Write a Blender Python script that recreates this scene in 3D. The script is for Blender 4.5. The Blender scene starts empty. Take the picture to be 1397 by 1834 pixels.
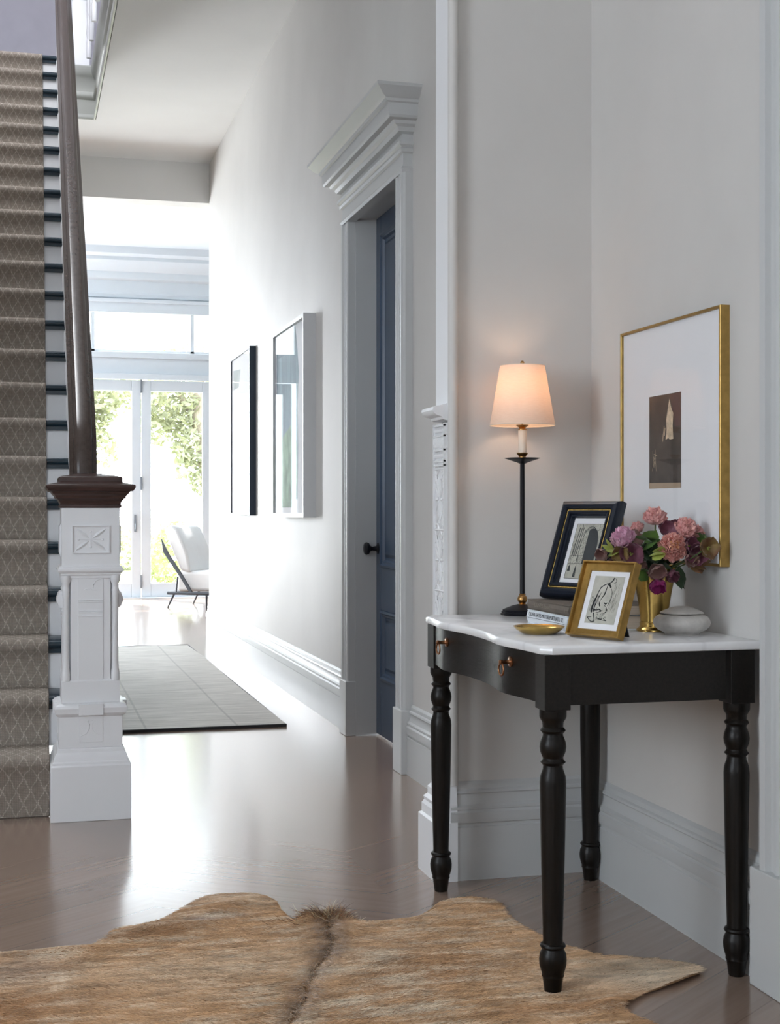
import bpy, bmesh, math, random
from mathutils import Vector, Matrix, noise
from mathutils.geometry import delaunay_2d_cdt
import numpy as np
random.seed(7); np.random.seed(7)
SC = bpy.context.scene
COL = SC.collection
R = math.radians

# ------------------------------------------------------------------ camera
cam_d = bpy.data.cameras.new('camera'); cam = bpy.data.objects.new('camera', cam_d); COL.objects.link(cam)
cam.location = (0, 0, 1.05)
cam.rotation_euler = (R(90), 0, -math.atan2(656.5, 2475.0))
cam_d.sensor_fit = 'VERTICAL'; cam_d.sensor_height = 36.0
cam_d.lens = 2475.0 / 1834.0 * 36.0
cam_d.shift_y = -2.0 / 1834.0
cam_d.clip_end = 300
SC.camera = cam

# ------------------------------------------------------------------ world, sun, lights, exposure
SC.view_settings.view_transform = 'Standard'
SC.view_settings.look = 'None'
SC.view_settings.gamma = 1.0
SC.view_settings.use_curve_mapping = False
SC.view_settings.exposure = 0.22
SC.cycles.use_denoising = True
SC.cycles.max_bounces = 10
SC.cycles.diffuse_bounces = 6
SC.cycles.glossy_bounces = 5
SC.cycles.transparent_max_bounces = 24
SC.cycles.sample_clamp_indirect = 6.0
SC.cycles.caustics_reflective = False
SC.cycles.caustics_refractive = False

W = bpy.data.worlds.new('world'); SC.world = W; W.use_nodes = True
bg = W.node_tree.nodes['Background']
bg.inputs[0].default_value = (0.86, 0.94, 1.0, 1); bg.inputs[1].default_value = 9.0

def area(name, loc, target, sx, sy, power, color=(1, 1, 1), spread=180):
    d = bpy.data.lights.new(name, 'AREA'); d.shape = 'RECTANGLE'; d.size = sx; d.size_y = sy
    d.energy = power; d.color = color; d.spread = R(spread)
    o = bpy.data.objects.new(name, d); COL.objects.link(o); o.location = loc
    o.rotation_euler = (Vector(target) - Vector(loc)).to_track_quat('-Z', 'Y').to_euler()
    return o
sun_d = bpy.data.lights.new('sun', 'SUN'); sun_d.energy = 15.0; sun_d.angle = R(1.0); sun_d.color = (1, .98, .95)
sun = bpy.data.objects.new('sun', sun_d); COL.objects.link(sun)
sun.rotation_euler = Vector((0.35, -0.75, -1.1)).to_track_quat('-Z', 'Y').to_euler()
area('left_window_light', (-3.3, 1.1, 2.2), (1.3, 3.5, 1.5), 2.0, 2.4, 66, (.80, .89, 1.0))
area('front_door_light', (-0.9, -2.35, 1.9), (0.9, 3.5, 1.2), 1.6, 2.4, 40, (.86, .92, 1.0))
area('far_room_fill_light', (-2.3, 16.65, 1.7), (.6, 8.0, 2.0), 3.2, 2.8, 1080, (.93, .97, 1.0))  # added fill to brighten the hall; the end wall is solid here
area('upper_hall_light', (-1.0, 9.4, 6.3), (-.6, 11, 4.6), 1.6, 1.6, 60, (.86, .88, 1.0))
area('stairwell_fill_light', (-.85, 6.9, 6.5), (1.3, 7.0, 1.5), 2.4, 1.0, 175, (.95, .97, 1.0))  # added light brightening the hall through the stairwell, with no window behind it

# ------------------------------------------------------------------ materials
def nmat(name):
    m = bpy.data.materials.new(name); m.use_nodes = True
    nt = m.node_tree; b = nt.nodes['Principled BSDF']
    return m, nt, b
def N(nt, t, **kw):
    n = nt.nodes.new(t)
    for k, v in kw.items(): setattr(n, k, v)
    return n
def L(nt, a, b): nt.links.new(a, b)
def coords(nt, scale=(1, 1, 1), rot=(0, 0, 0), kind='Object'):
    tc = N(nt, 'ShaderNodeTexCoord'); mp = N(nt, 'ShaderNodeMapping')
    mp.inputs['Scale'].default_value = scale; mp.inputs['Rotation'].default_value = rot
    L(nt, tc.outputs[kind], mp.inputs[0]); return mp.outputs[0]
def noise_tex(nt, vec, scale, detail=4, rough=.55):
    n = N(nt, 'ShaderNodeTexNoise'); n.inputs['Scale'].default_value = scale
    n.inputs['Detail'].default_value = detail; n.inputs['Roughness'].default_value = rough
    if vec is not None: L(nt, vec, n.inputs['Vector'])
    return n.outputs['Fac']
def ramp(nt, fac, stops):
    r = N(nt, 'ShaderNodeValToRGB')
    e = r.color_ramp.elements
    while len(e) < len(stops): e.new(0.5)
    for i, (p, c) in enumerate(stops):
        e[i].position = p; e[i].color = tuple(c) + (1,) if len(c) == 3 else c
    L(nt, fac, r.inputs[0]); return r.outputs[0]
def bump(nt, b, h, strength, dist=.002):
    bp = N(nt, 'ShaderNodeBump'); bp.inputs['Strength'].default_value = strength; bp.inputs['Distance'].default_value = dist
    L(nt, h, bp.inputs['Height']); L(nt, bp.outputs[0], b.inputs['Normal'])
def M(name, c, rough=.5, metal=0, var=.06, scale=8, bumpk=0, bscale=60, spec=.5, stretch=(1, 1, 1), coat=0, sheen=0):
    m, nt, b = nmat(name)
    v = coords(nt, stretch)
    f = noise_tex(nt, v, scale)
    lo = tuple(max(0, x * (1 - var)) for x in c); hi = tuple(min(1, x * (1 + var)) for x in c)
    L(nt, ramp(nt, f, [(.3, lo), (.7, hi)]), b.inputs['Base Color'])
    b.inputs['Roughness'].default_value = rough; b.inputs['Metallic'].default_value = metal
    b.inputs['Specular IOR Level'].default_value = spec
    b.inputs['Coat Weight'].default_value = coat
    b.inputs['Sheen Weight'].default_value = sheen
    if bumpk: bump(nt, b, noise_tex(nt, v, bscale, 3), bumpk)
    return m
m_wall = M('wall_plaster', (.60, .585, .565), .55, var=.03, scale=2.5, bumpk=.12, bscale=14)
m_ceil = M('ceiling_paint', (.82, .82, .81), .8, var=.02, scale=2)
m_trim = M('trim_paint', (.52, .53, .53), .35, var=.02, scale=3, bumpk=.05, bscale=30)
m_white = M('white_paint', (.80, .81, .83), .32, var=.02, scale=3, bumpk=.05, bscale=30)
m_carve = M('carved_white_paint', (.76, .77, .78), .4, var=.02, bumpk=.9, bscale=110)
m_navy = M('navy_door_paint', (.045, .070, .115), .32, var=.08, scale=6, bumpk=.05)
m_blackm = M('black_metal', (.008, .008, .011), .42, var=.1, spec=.3)
m_brass = M('aged_brass', (.48, .27, .10), .3, 1.0, var=.18, scale=20)
m_gold = M('brushed_gold', (.62, .42, .13), .27, 1.0, var=.1, scale=30, bumpk=.1, bscale=200)
m_goldframe = M('gold_leaf', (.42, .27, .085), .36, .85, var=.2, scale=35, bumpk=.15, bscale=120)
m_golddark = M('antique_gold', (.38, .23, .065), .38, .85, var=.25, scale=30, bumpk=.1)
m_blackframe = M('black_lacquer', (.006, .010, .020), .28, var=.2, spec=.35)
m_mat = M('mat_board', (.80, .80, .82), .8, var=.01)
m_cap = None
m_paper = M('page_paper', (.62, .50, .38), .9, var=.12, scale=4, stretch=(1, 1, 60))
m_stone = M('glazed_stoneware', (.52, .50, .47), .32, var=.16, scale=45, bumpk=.1, bscale=90)
m_shade = None

def wood(name, c1, c2, rough, stretch=(14, 14, 1), scale=3, bumpk=.25, coat=0):
    m, nt, b = nmat(name)
    v = coords(nt, stretch)
    f = noise_tex(nt, v, scale, 6, .65)
    L(nt, ramp(nt, f, [(.3, c1), (.7, c2)]), b.inputs['Base Color'])
    b.inputs['Roughness'].default_value = rough; b.inputs['Coat Weight'].default_value = coat
    b.inputs['Coat Roughness'].default_value = .2
    bump(nt, b, f, bumpk, .001)
    return m
m_table = wood('ebonised_wood', (.003, .0025, .002), (.012, .009, .007), .33, (30, 4, 30), 5, .5)
m_leg = wood('ebonised_turned_wood', (.003, .0025, .002), (.011, .008, .006), .38, (30, 30, 3), 6, .35)
for _m, _s in ((m_table, .34), (m_leg, .24)): _m.node_tree.nodes['Principled BSDF'].inputs['Specular IOR Level'].default_value = _s
m_cap = wood('mahogany', (.030, .016, .013), (.075, .040, .034), .33, (3, 20, 20), 4, .2)
m_rail = wood('handrail_mahogany', (.042, .030, .026), (.070, .050, .042), .24, (20, 1.2, 20), 3, .03)
m_tread = wood('dark_stained_tread', (.008, .018, .028), (.016, .038, .056), .25, (4, 20, 20), 4, .1)

# emission-free linen shade lit from inside by its own bulb
m_shade, nt, b = nmat('linen_shade')
f = noise_tex(nt, coords(nt, (1, 1, 14)), 60, 2)
L(nt, ramp(nt, f, [(.3, (.80, .74, .66)), (.7, (.90, .85, .78))]), b.inputs['Base Color']); b.inputs['Roughness'].default_value = .9
tr = N(nt, 'ShaderNodeBsdfTranslucent'); tr.inputs[0].default_value = (.95, .80, .66, 1)
mx = N(nt, 'ShaderNodeMixShader'); mx.inputs[0].default_value = .42
L(nt, b.outputs[0], mx.inputs[1]); L(nt, tr.outputs[0], mx.inputs[2]); L(nt, mx.outputs[0], nt.nodes['Material Output'].inputs[0])
m_candle = M('candle_sleeve', (.72, .66, .58), .5, var=.04)

# glass
def glassm(name, tint=(1, 1, 1), gl=.08):
    m, nt, b = nmat(name)
    t = N(nt, 'ShaderNodeBsdfTransparent'); t.inputs[0].default_value = tint + (1,)
    g = N(nt, 'ShaderNodeBsdfGlossy'); g.inputs['Roughness'].default_value = .02
    lw = N(nt, 'ShaderNodeLayerWeight'); pw = N(nt, 'ShaderNodeMath', operation='POWER'); L(nt, lw.outputs['Facing'], pw.inputs[0]); pw.inputs[1].default_value = 4.5
    fr = N(nt, 'ShaderNodeMath', operation='MULTIPLY_ADD'); L(nt, pw.outputs[0], fr.inputs[0]); fr.inputs[1].default_value = .16; fr.inputs[2].default_value = .022
    x = N(nt, 'ShaderNodeMixShader'); L(nt, fr.outputs[0], x.inputs[0]); L(nt, t.outputs[0], x.inputs[1]); L(nt, g.outputs[0], x.inputs[2])
    L(nt, x.outputs[0], nt.nodes['Material Output'].inputs[0]); return m
m_glass = glassm('window_glass'); m_pglass = glassm('picture_glass')

# marble
m_marble, nt, b = nmat('white_marble')
v = coords(nt, (1, 1, 1), (0, 0, .6))
n1 = noise_tex(nt, v, 3.5, 8, .65)
w = N(nt, 'ShaderNodeTexWave'); w.inputs['Scale'].default_value = 2.2; w.inputs['Distortion'].default_value = 14; w.inputs['Detail'].default_value = 5
L(nt, v, w.inputs[0])
c1 = ramp(nt, w.outputs['Fac'], [(0, (.71, .71, .72)), (.05, (.78, .78, .79)), (1, (.82, .82, .82))])
mixc = N(nt, 'ShaderNodeMixRGB', blend_type='MULTIPLY'); mixc.inputs[0].default_value = .5
L(nt, c1, mixc.inputs[1]); L(nt, ramp(nt, n1, [(.3, (.84, .84, .86)), (.6, (1, 1, 1))]), mixc.inputs[2])
L(nt, mixc.outputs[0], b.inputs['Base Color']); b.inputs['Roughness'].default_value = .16

# floor: wide planks laid in chevrons
m_floor, nt, b = nmat('oak_chevron_floor')
tc = N(nt, 'ShaderNodeTexCoord'); sp = N(nt, 'ShaderNodeSeparateXYZ'); L(nt, tc.outputs['Object'], sp.inputs[0])
def mth(op, a, bb=None, c=None):
    n = N(nt, 'ShaderNodeMath', operation=op)
    for i, q in enumerate((a, bb, c)):
        if q is None: continue
        if isinstance(q, (int, float)): n.inputs[i].default_value = q
        else: L(nt, q, n.inputs[i])
    return n.outputs[0]
WCH = .62
xs = mth('ADD', sp.outputs[0], 20.12)
pp = mth('PINGPONG', xs, WCH)
yy = mth('ADD', sp.outputs[1], mth('MULTIPLY', pp, -.72))
yy = mth('ADD', yy, 40.0)
pl = mth('DIVIDE', yy, .205)
strip = mth('FLOOR', mth('DIVIDE', xs, WCH)); plank = mth('FLOOR', pl)
fr = mth('FRACT', pl); edge = mth('MINIMUM', fr, mth('SUBTRACT', 1.0, fr))
fs = mth('FRACT', mth('DIVIDE', xs, WCH)); edges = mth('MINIMUM', fs, mth('SUBTRACT', 1.0, fs))
seam = edge
seamf = mth('SMOOTH_MIN', mth('MULTIPLY', seam, 60.0), 1.0, .2)
cid = N(nt, 'ShaderNodeCombineXYZ'); L(nt, strip, cid.inputs[0]); L(nt, plank, cid.inputs[1])
wn = N(nt, 'ShaderNodeTexWhiteNoise', noise_dimensions='3D'); L(nt, cid.outputs[0], wn.inputs[0])
gv = N(nt, 'ShaderNodeCombineXYZ'); L(nt, pp, gv.inputs[0]); L(nt, mth('MULTIPLY', yy, 14.0), gv.inputs[1]); L(nt, wn.outputs['Value'], gv.inputs[2])
gn = noise_tex(nt, gv.outputs[0], 3.0, 7, .6)
base = ramp(nt, gn, [(.25, (.235, .163, .124)), (.5, (.268, .190, .148)), (.8, (.300, .218, .172))])
tone = ramp(nt, wn.outputs['Value'], [(0, (.93, .93, .93)), (1, (1.06, 1.05, 1.04))])
mm = N(nt, 'ShaderNodeMixRGB', blend_type='MULTIPLY'); mm.inputs[0].default_value = 1; L(nt, base, mm.inputs[1]); L(nt, tone, mm.inputs[2])
m3 = N(nt, 'ShaderNodeMixRGB', blend_type='MULTIPLY'); m3.inputs[0].default_value = 1
L(nt, mm.outputs[0], m3.inputs[1]); L(nt, ramp(nt, seamf, [(0, (.72, .70, .69)), (1, (1, 1, 1))]), m3.inputs[2])
L(nt, m3.outputs[0], b.inputs['Base Color'])
L(nt, mth('MULTIPLY_ADD', gn, .04, .175), b.inputs['Roughness'])
b.inputs['Specular IOR Level'].default_value = 1.0; b.inputs['Coat Weight'].default_value = .45; b.inputs['Coat Roughness'].default_value = .16
bump(nt, b, mth('ADD', mth('MULTIPLY', seamf, .5), mth('MULTIPLY', noise_tex(nt, tc.outputs['Object'], 1.6, 1), 1.5)), .07, .002)

# stair runner
m_runner, nt, b = nmat('patterned_runner')
uvn = N(nt, 'ShaderNodeTexCoord'); sp = N(nt, 'ShaderNodeSeparateXYZ'); L(nt, uvn.outputs['UV'], sp.inputs[0])
u = mth('DIVIDE', sp.outputs[0], .047); vv = mth('DIVIDE', sp.outputs[1], .090)
def linem(a, wdt):
    fr_ = mth('FRACT', a); d = mth('ABSOLUTE', mth('SUBTRACT', fr_, .5)); return mth('LESS_THAN', d, wdt)
wob = mth('MULTIPLY', mth('SINE', mth('MULTIPLY', vv, 12.566)), .035)
la = linem(mth('ADD', mth('ADD', u, vv), wob), .055); lb = linem(mth('ADD', mth('SUBTRACT', u, vv), wob), .055)
ln = mth('MAXIMUM', la, lb)
weave = N(nt, 'ShaderNodeTexWave', wave_type='BANDS', bands_direction='Y'); weave.inputs['Scale'].default_value = 55
L(nt, uvn.outputs['UV'], weave.inputs[0])
weave2 = N(nt, 'ShaderNodeTexWave', wave_type='BANDS', bands_direction='X'); weave2.inputs['Scale'].default_value = 55
L(nt, uvn.outputs['UV'], weave2.inputs[0])
wv = mth('MULTIPLY', weave.outputs['Fac'], weave2.outputs['Fac'])
ln = mth('MULTIPLY', ln, mth('MULTIPLY_ADD', wv, .9, .25))
nn = noise_tex(nt, uvn.outputs['UV'], 60, 3)
cb = ramp(nt, nn, [(.3, (.265, .228, .195)), (.7, (.35, .305, .262))])
mxr = N(nt, 'ShaderNodeMixRGB'); L(nt, ln, mxr.inputs[0]); L(nt, cb, mxr.inputs[1]); mxr.inputs[2].default_value = (.58, .52, .45, 1)
m4 = N(nt, 'ShaderNodeMixRGB', blend_type='MULTIPLY'); m4.inputs[0].default_value = .6; L(nt, mxr.outputs[0], m4.inputs[1])
L(nt, ramp(nt, wv, [(0, (.7, .7, .7)), (.6, (1.25, 1.25, 1.25))]), m4.inputs[2]); L(nt, m4.outputs[0], b.inputs['Base Color'])
b.inputs['Roughness'].default_value = .95; b.inputs['Specular IOR Level'].default_value = .15
bump(nt, b, mth('ADD', wv, ln), .5, .003)

# hall rug
m_rug, nt, b = nmat('distressed_wool_rug')
v = coords(nt, (1.2, 9, 1)); n1 = noise_tex(nt, v, 2.2, 8, .75)
tcx = N(nt, 'ShaderNodeTexCoord'); sp = N(nt, 'ShaderNodeSeparateXYZ'); L(nt, tcx.outputs['Object'], sp.inputs[0])
d1 = mth('ABSOLUTE', mth('SUBTRACT', mth('ABSOLUTE', mth('SUBTRACT', sp.outputs[0], 0.0)), .217))
lnx = mth('LESS_THAN', d1, .006)
c = ramp(nt, n1, [(.3, (.34, .325, .30)), (.5, (.52, .50, .465)), (.72, (.70, .675, .63))])
mr = N(nt, 'ShaderNodeMixRGB'); L(nt, mth('MULTIPLY', lnx, .35), mr.inputs[0]); L(nt, c, mr.inputs[1]); mr.inputs[2].default_value = (.14, .14, .14, 1)
L(nt, mr.outputs[0], b.inputs['Base Color']); b.inputs['Roughness'].default_value = .6
bump(nt, b, n1, .3, .003)
m_rugedge = M('rug_binding', (.035, .038, .042), .8)

# ------------------------------------------------------------------ mesh helpers
class MB:
    def __init__(s): s.v = []; s.f = []; s.uv = None
    def add(s, vs, fs):
        o = len(s.v); s.v += [tuple(q) for q in vs]; s.f += [tuple(i + o for i in f) for f in fs]; return s
    def box(s, x0, x1, y0, y1, z0, z1):
        return s.add([(x, y, z) for z in (z0, z1) for y in (y0, y1) for x in (x0, x1)],
                     [(0, 2, 3, 1), (4, 5, 7, 6), (0, 1, 5, 4), (2, 6, 7, 3), (0, 4, 6, 2), (1, 3, 7, 5)])
    def loops(s, lps, closed=True, cap0=True, cap1=True):
        n = len(lps[0]); vs = [p for lp in lps for p in lp]; fs = []
        for i in range(len(lps) - 1):
            for j in range(n if closed else n - 1):
                k = (j + 1) % n; fs.append((i * n + j, i * n + k, (i + 1) * n + k, (i + 1) * n + j))
        if cap0: fs.append(tuple(range(n))[::-1])
        if cap1: fs.append(tuple((len(lps) - 1) * n + j for j in range(n)))
        return s.add(vs, fs)
    def lathe(s, prof, c=(0, 0, 0), n=32, cap=True):
        return s.loops([[(c[0] + r * math.cos(2 * math.pi * j / n), c[1] + r * math.sin(2 * math.pi * j / n), c[2] + z) for j in range(n)] for z, r in prof], True, cap, cap)
    def sq(s, prof, cx, cy, ratio=1.0):   # stacked square sections (z, half width)
        return s.loops([[(cx - w, cy - w * ratio, z), (cx + w, cy - w * ratio, z), (cx + w, cy + w * ratio, z), (cx - w, cy + w * ratio, z)] for z, w in prof])
    def tube(s, pts, r, n=8, cap=True):
        pts = [Vector(p) for p in pts]; lps = []
        up = Vector((0, 0, 1))
        for i, p in enumerate(pts):
            t = (pts[min(i + 1, len(pts) - 1)] - pts[max(i - 1, 0)]).normalized()
            a = up if abs(t.dot(up)) < .95 else Vector((1, 0, 0))
            x = t.cross(a).normalized(); y = x.cross(t).normalized()
            rr = r[i] if isinstance(r, (list, tuple)) else r
            lps.append([p + x * rr * math.cos(2 * math.pi * j / n) + y * rr * math.sin(2 * math.pi * j / n) for j in range(n)])
        return s.loops(lps, True, cap, cap)
    def ring(s, c, R_, r, axis='x', n=24, m=8, sx=1, sy=1):
        lps = []
        for i in range(n):
            a = 2 * math.pi * i / n
            lp = []
            for j in range(m):
                b_ = 2 * math.pi * j / m; rr = R_ + r * math.cos(b_); h = r * math.sin(b_)
                p = (rr * math.cos(a) * sx, rr * math.sin(a) * sy, h)
                if axis == 'x': p = (p[2], p[0], p[1])
                elif axis == 'y': p = (p[0], p[2], p[1])
                lp.append((c[0] + p[0], c[1] + p[1], c[2] + p[2]))
            lps.append(lp)
        lps.append(lps[0]); return s.loops(lps, True, False, False)
    def prism(s, poly, axis, a0, a1):     # polygon in the other two axes, extruded from a0 to a1
        def P(q, a):
            return {'x': (a, q[0], q[1]), 'y': (q[0], a, q[1]), 'z': (q[0], q[1], a)}[axis]
        return s.loops([[P(q, a0) for q in poly], [P(q, a1) for q in poly]])
    def ico(s, c, r, n=10, m=6, sc=(1, 1, 1)):
        lps = [[(c[0] + sc[0] * r * math.sin(math.pi * (i + .02) / (m + .04)) * math.cos(2 * math.pi * j / n), c[1] + sc[1] * r * math.sin(math.pi * (i + .02) / (m + .04)) * math.sin(2 * math.pi * j / n), c[2] - sc[2] * r * math.cos(math.pi * (i + .02) / (m + .04))) for j in range(n)] for i in range(m + 1)]
        return s.loops(lps)
    def tf(s, mat): s.v = [tuple(mat @ Vector(p)) for p in s.v]; return s
    def build(s, name, mat=None, parent=None, smooth=None, bevel=0, loc=None, seg=2):
        me = bpy.data.meshes.new(name); me.from_pydata(s.v, [], s.f); me.validate(); me.update()
        bm = bmesh.new(); bm.from_mesh(me); bmesh.ops.recalc_face_normals(bm, faces=bm.faces); bm.to_mesh(me); bm.free()
        if mat: me.materials.append(mat)
        o = bpy.data.objects.new(name, me); COL.objects.link(o)
        if parent: o.parent = parent
        if loc: o.location = loc
        if smooth is not None:
            me.polygons.foreach_set('use_smooth', [True] * len(me.polygons)); me.update()
            try: me.set_sharp_from_angle(angle=R(smooth))
            except Exception: pass
        if bevel:
            md = o.modifiers.new('bevel', 'BEVEL'); md.width = bevel; md.segments = seg; md.limit_method = 'ANGLE'; md.angle_limit = R(40)
        return o
def empty(name, loc=(0, 0, 0), rz=0, label=None, cat=None, group=None, kind=None):
    o = bpy.data.objects.new(name, None); COL.objects.link(o); o.location = loc; o.rotation_euler = (0, 0, rz); o.empty_display_size = .05
    return tag(o, label, cat, group, kind)
def tag(o, label=None, cat=None, group=None, kind=None):
    if label: o['label'] = label
    if cat: o['category'] = cat
    if group: o['group'] = group
    if kind: o['kind'] = kind
    return o
def st(o, label=None): o['kind'] = 'structure'; return tag(o, label)

# ------------------------------------------------------------------ the setting
XW = 1.50      # hall wall surface
XR = 1.61      # entry right wall surface
CE = 3.95      # hall ceiling
st(MB().box(-4.5, 8, -2.6, 16.95, -.1, 0).build('floor', m_floor), 'pale oak chevron floorboards with a satin sheen')
# hall wall with the door opening
mb = MB()
mb.box(XW, XW + .16, 3.84, 5.42, 0, CE); mb.box(XW, XW + .16, 6.28, 11.55, 0, CE); mb.box(XW, XW + .16, 5.42, 6.28, 2.42, CE)
st(mb.build('wall_hall', m_wall), 'long pale hallway wall running back to the bright room')
st(MB().box(1.18, XR + .1, 3.765, 3.86, 0, 4.4).build('wall_return', m_wall), 'narrow return wall behind the console table')
st(MB().box(XR, XR + .12, -2.6, 2.70, 2.6, 4.4).box(XR, XR + .12, 2.70, 3.765, 0, 4.4).box(XR, XR + .12, -2.6, 1.65, 0, 2.6).box(XR + .11, XR + .12, 1.65, 2.7, 0, 2.6).build('wall_right', m_wall), 'pale wall with the gold framed print')
# unseen shell of the entry room, with window and front door openings
mb = MB(); mb.box(-3.6, -3.45, -2.6, .5, 0, 4.4).box(-3.6, -3.45, 1.8, 5.0, 0, 4.4).box(-3.6, -3.45, .5, 1.8, 0, .9).box(-3.6, -3.45, .5, 1.8, 2.6, 4.4)
st(mb.build('wall_left', m_wall), 'plain pale wall')
mb = MB(); mb.box(-3.6, 1.7, -2.6, -2.5, 0, 4.4)
st(mb.build('wall_back', m_wall), 'plain pale wall')
st(MB().box(-3.6, -1.05, 4.86, 4.96, 0, 7).build('wall_beside_stairs', m_wall), 'plain pale wall')
# ceilings
st(MB().box(.52, XW + .2, 3.0, 11.6, CE, CE + .1).box(-3.6, XR + .1, -2.6, 3.0, CE, CE + .1).box(-3.6, .52, 3.0, 4.9, CE, CE + .1).box(-1.2, .52, 10.46, 11.6, CE, CE + .1).build('ceiling', m_ceil), 'smooth white hallway ceiling')
st(MB().box(-1.2, .18, 9.86, 10.5, 4.10, 4.145).box(-1.2, 4.5, 10.5, 14.2, 4.22, 4.30).build('floor_upper', m_tread), 'upper landing floor')
st(MB().box(.45, XW + .2, 11.55, 11.75, 3.62, CE).box(-1.2, .45, 11.55, 11.75, 3.62, 4.2).build('trim_beam', m_ceil), 'plain white beam across the end of the hall')
# stairwell opening fascia (mouldings run round the corner)
def well(prof, name, mat):
    m = MB()
    m.loops([[( .515 - p, 4.9, z), (.515 - p, 10.455 - p, z), (-.2, 10.455 - p, z)] for z, p in prof], closed=False, cap0=False, cap1=False)
    return st(m.build(name, mat, smooth=50), 'grey moulded edge of the upper floor above the stairs')
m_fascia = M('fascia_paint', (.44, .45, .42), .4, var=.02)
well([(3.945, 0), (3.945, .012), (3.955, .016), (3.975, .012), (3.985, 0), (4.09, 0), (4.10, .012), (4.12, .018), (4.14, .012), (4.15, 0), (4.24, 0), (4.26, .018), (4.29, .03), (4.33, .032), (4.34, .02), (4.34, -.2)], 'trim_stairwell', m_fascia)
# upstairs walls
m_up = M('lavender_grey_plaster', (.50, .49, .54), .8, var=.04, scale=6)
st(MB().box(-2.4, 4, 12.6, 12.7, 4.3, 7).build('wall_upper_landing', m_up), 'lavender grey wall at the top of the stairs')
st(MB().box(-1.15, -1.05, 4.9, 12.6, 0, 7).build('wall_stair', m_wall), 'plain wall beside the stairs')
st(MB().box(-2.4, 4, 3.0, 12.7, 7, 7.1).build('ceiling_upper', m_ceil), 'upper ceiling')
st(MB().box(2.0, 2.1, 3.0, 12.6, 4.05, 7).box(-3.6, 2, 3.0, 3.1, 4.05, 7).build('wall_upper_side', m_up), 'upper wall')

# baseboards
BP = [(0, .0), (0, .026), (.150, .026), (.152, .022), (.160, .022), (.163, .028), (.172, .030), (.192, .030), (.198, .024), (.202, .026), (.208, .026), (.214, .018), (.232, .013), (.242, .013), (.246, .017), (.252, .015), (.256, .009), (.268, .008), (.274, .004), (.277, 0)]
def baseboard_x(name, x, y0, y1, label):   # faces -x
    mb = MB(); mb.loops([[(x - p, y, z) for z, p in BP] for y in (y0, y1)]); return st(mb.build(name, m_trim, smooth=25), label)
def baseboard_y(name, y, x0, x1, label):   # faces -y
    mb = MB(); mb.loops([[(x, y - p, z) for z, p in BP] for x in (x0, x1)]); return st(mb.build(name, m_trim, smooth=25), label)
baseboard_x('baseboard_hall_far', XW, 6.40, 11.55, 'tall moulded white baseboard along the hallway')
baseboard_x('baseboard_hall_near', XW, 3.86, 5.30, 'short moulded baseboard between the navy door and the pilaster')
baseboard_y('baseboard_return', 3.765, 1.17, XR, 'tall moulded grey baseboard behind the console table')
baseboard_x('baseboard_right', XR, 2.76, 3.765, 'tall moulded grey baseboard under the gold framed print')

# door casing profile, plan view: (distance along from the opening edge, projection from the wall)
CP = [(0, 0), (0, .036), (.008, .042), (.018, .042), (.024, .034), (.046, .034), (.050, .040), (.056, .040), (.060, .032), (.084, .032), (.088, .044), (.108, .046), (.116, .040), (.12, .030), (.12, 0)]
def casing(x, y, sgn, z0, z1):
    return [[(x - p, y + sgn * d, z) for d, p in CP] for z in (z0, z1)]
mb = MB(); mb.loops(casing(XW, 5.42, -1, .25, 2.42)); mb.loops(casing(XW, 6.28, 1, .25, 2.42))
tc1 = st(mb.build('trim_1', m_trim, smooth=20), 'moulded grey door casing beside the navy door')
mb = MB(); mb.box(XW - .05, XW, 5.295, 5.425, 0, .255); mb.box(XW - .05, XW, 6.275, 6.405, 0, .255)
st(mb.build('trim_2', m_trim, bevel=.003), 'plain plinth blocks at the foot of the door casing')
def crown(prof, y0, y1, x):
    return [[(x, y0 - p, z), (x - p, y0 - p, z), (x - p, y1 + p, z), (x, y1 + p, z)] for z, p in prof]
HP = [(2.40, .036), (2.40, .044), (2.415, .048), (2.425, .040), (2.44, .038), (2.475, .038), (2.48, .048), (2.492, .052), (2.498, .046), (2.506, .058), (2.518, .060), (2.522, .046), (2.55, .044), (2.556, .062), (2.572, .070), (2.580, .085), (2.592, .092), (2.596, .112), (2.605, .118), (2.650, .120), (2.654, .130), (2.664, .134), (2.672, .150), (2.690, .166), (2.700, .178), (2.712, .180), (2.716, .170), (2.718, 0)]
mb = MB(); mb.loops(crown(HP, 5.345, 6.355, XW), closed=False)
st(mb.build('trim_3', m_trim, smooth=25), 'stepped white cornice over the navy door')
# reveal lining
mb = MB(); mb.box(XW - .002, 1.66, 5.422, 5.424, 0, 2.418).box(XW - .002, 1.608, 6.272, 6.278, 0, 2.418).box(XW - .002, 1.66, 5.424, 6.272, 2.414, 2.418)
st(mb.build('trim_4', m_trim), 'plain grey door reveal')
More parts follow.
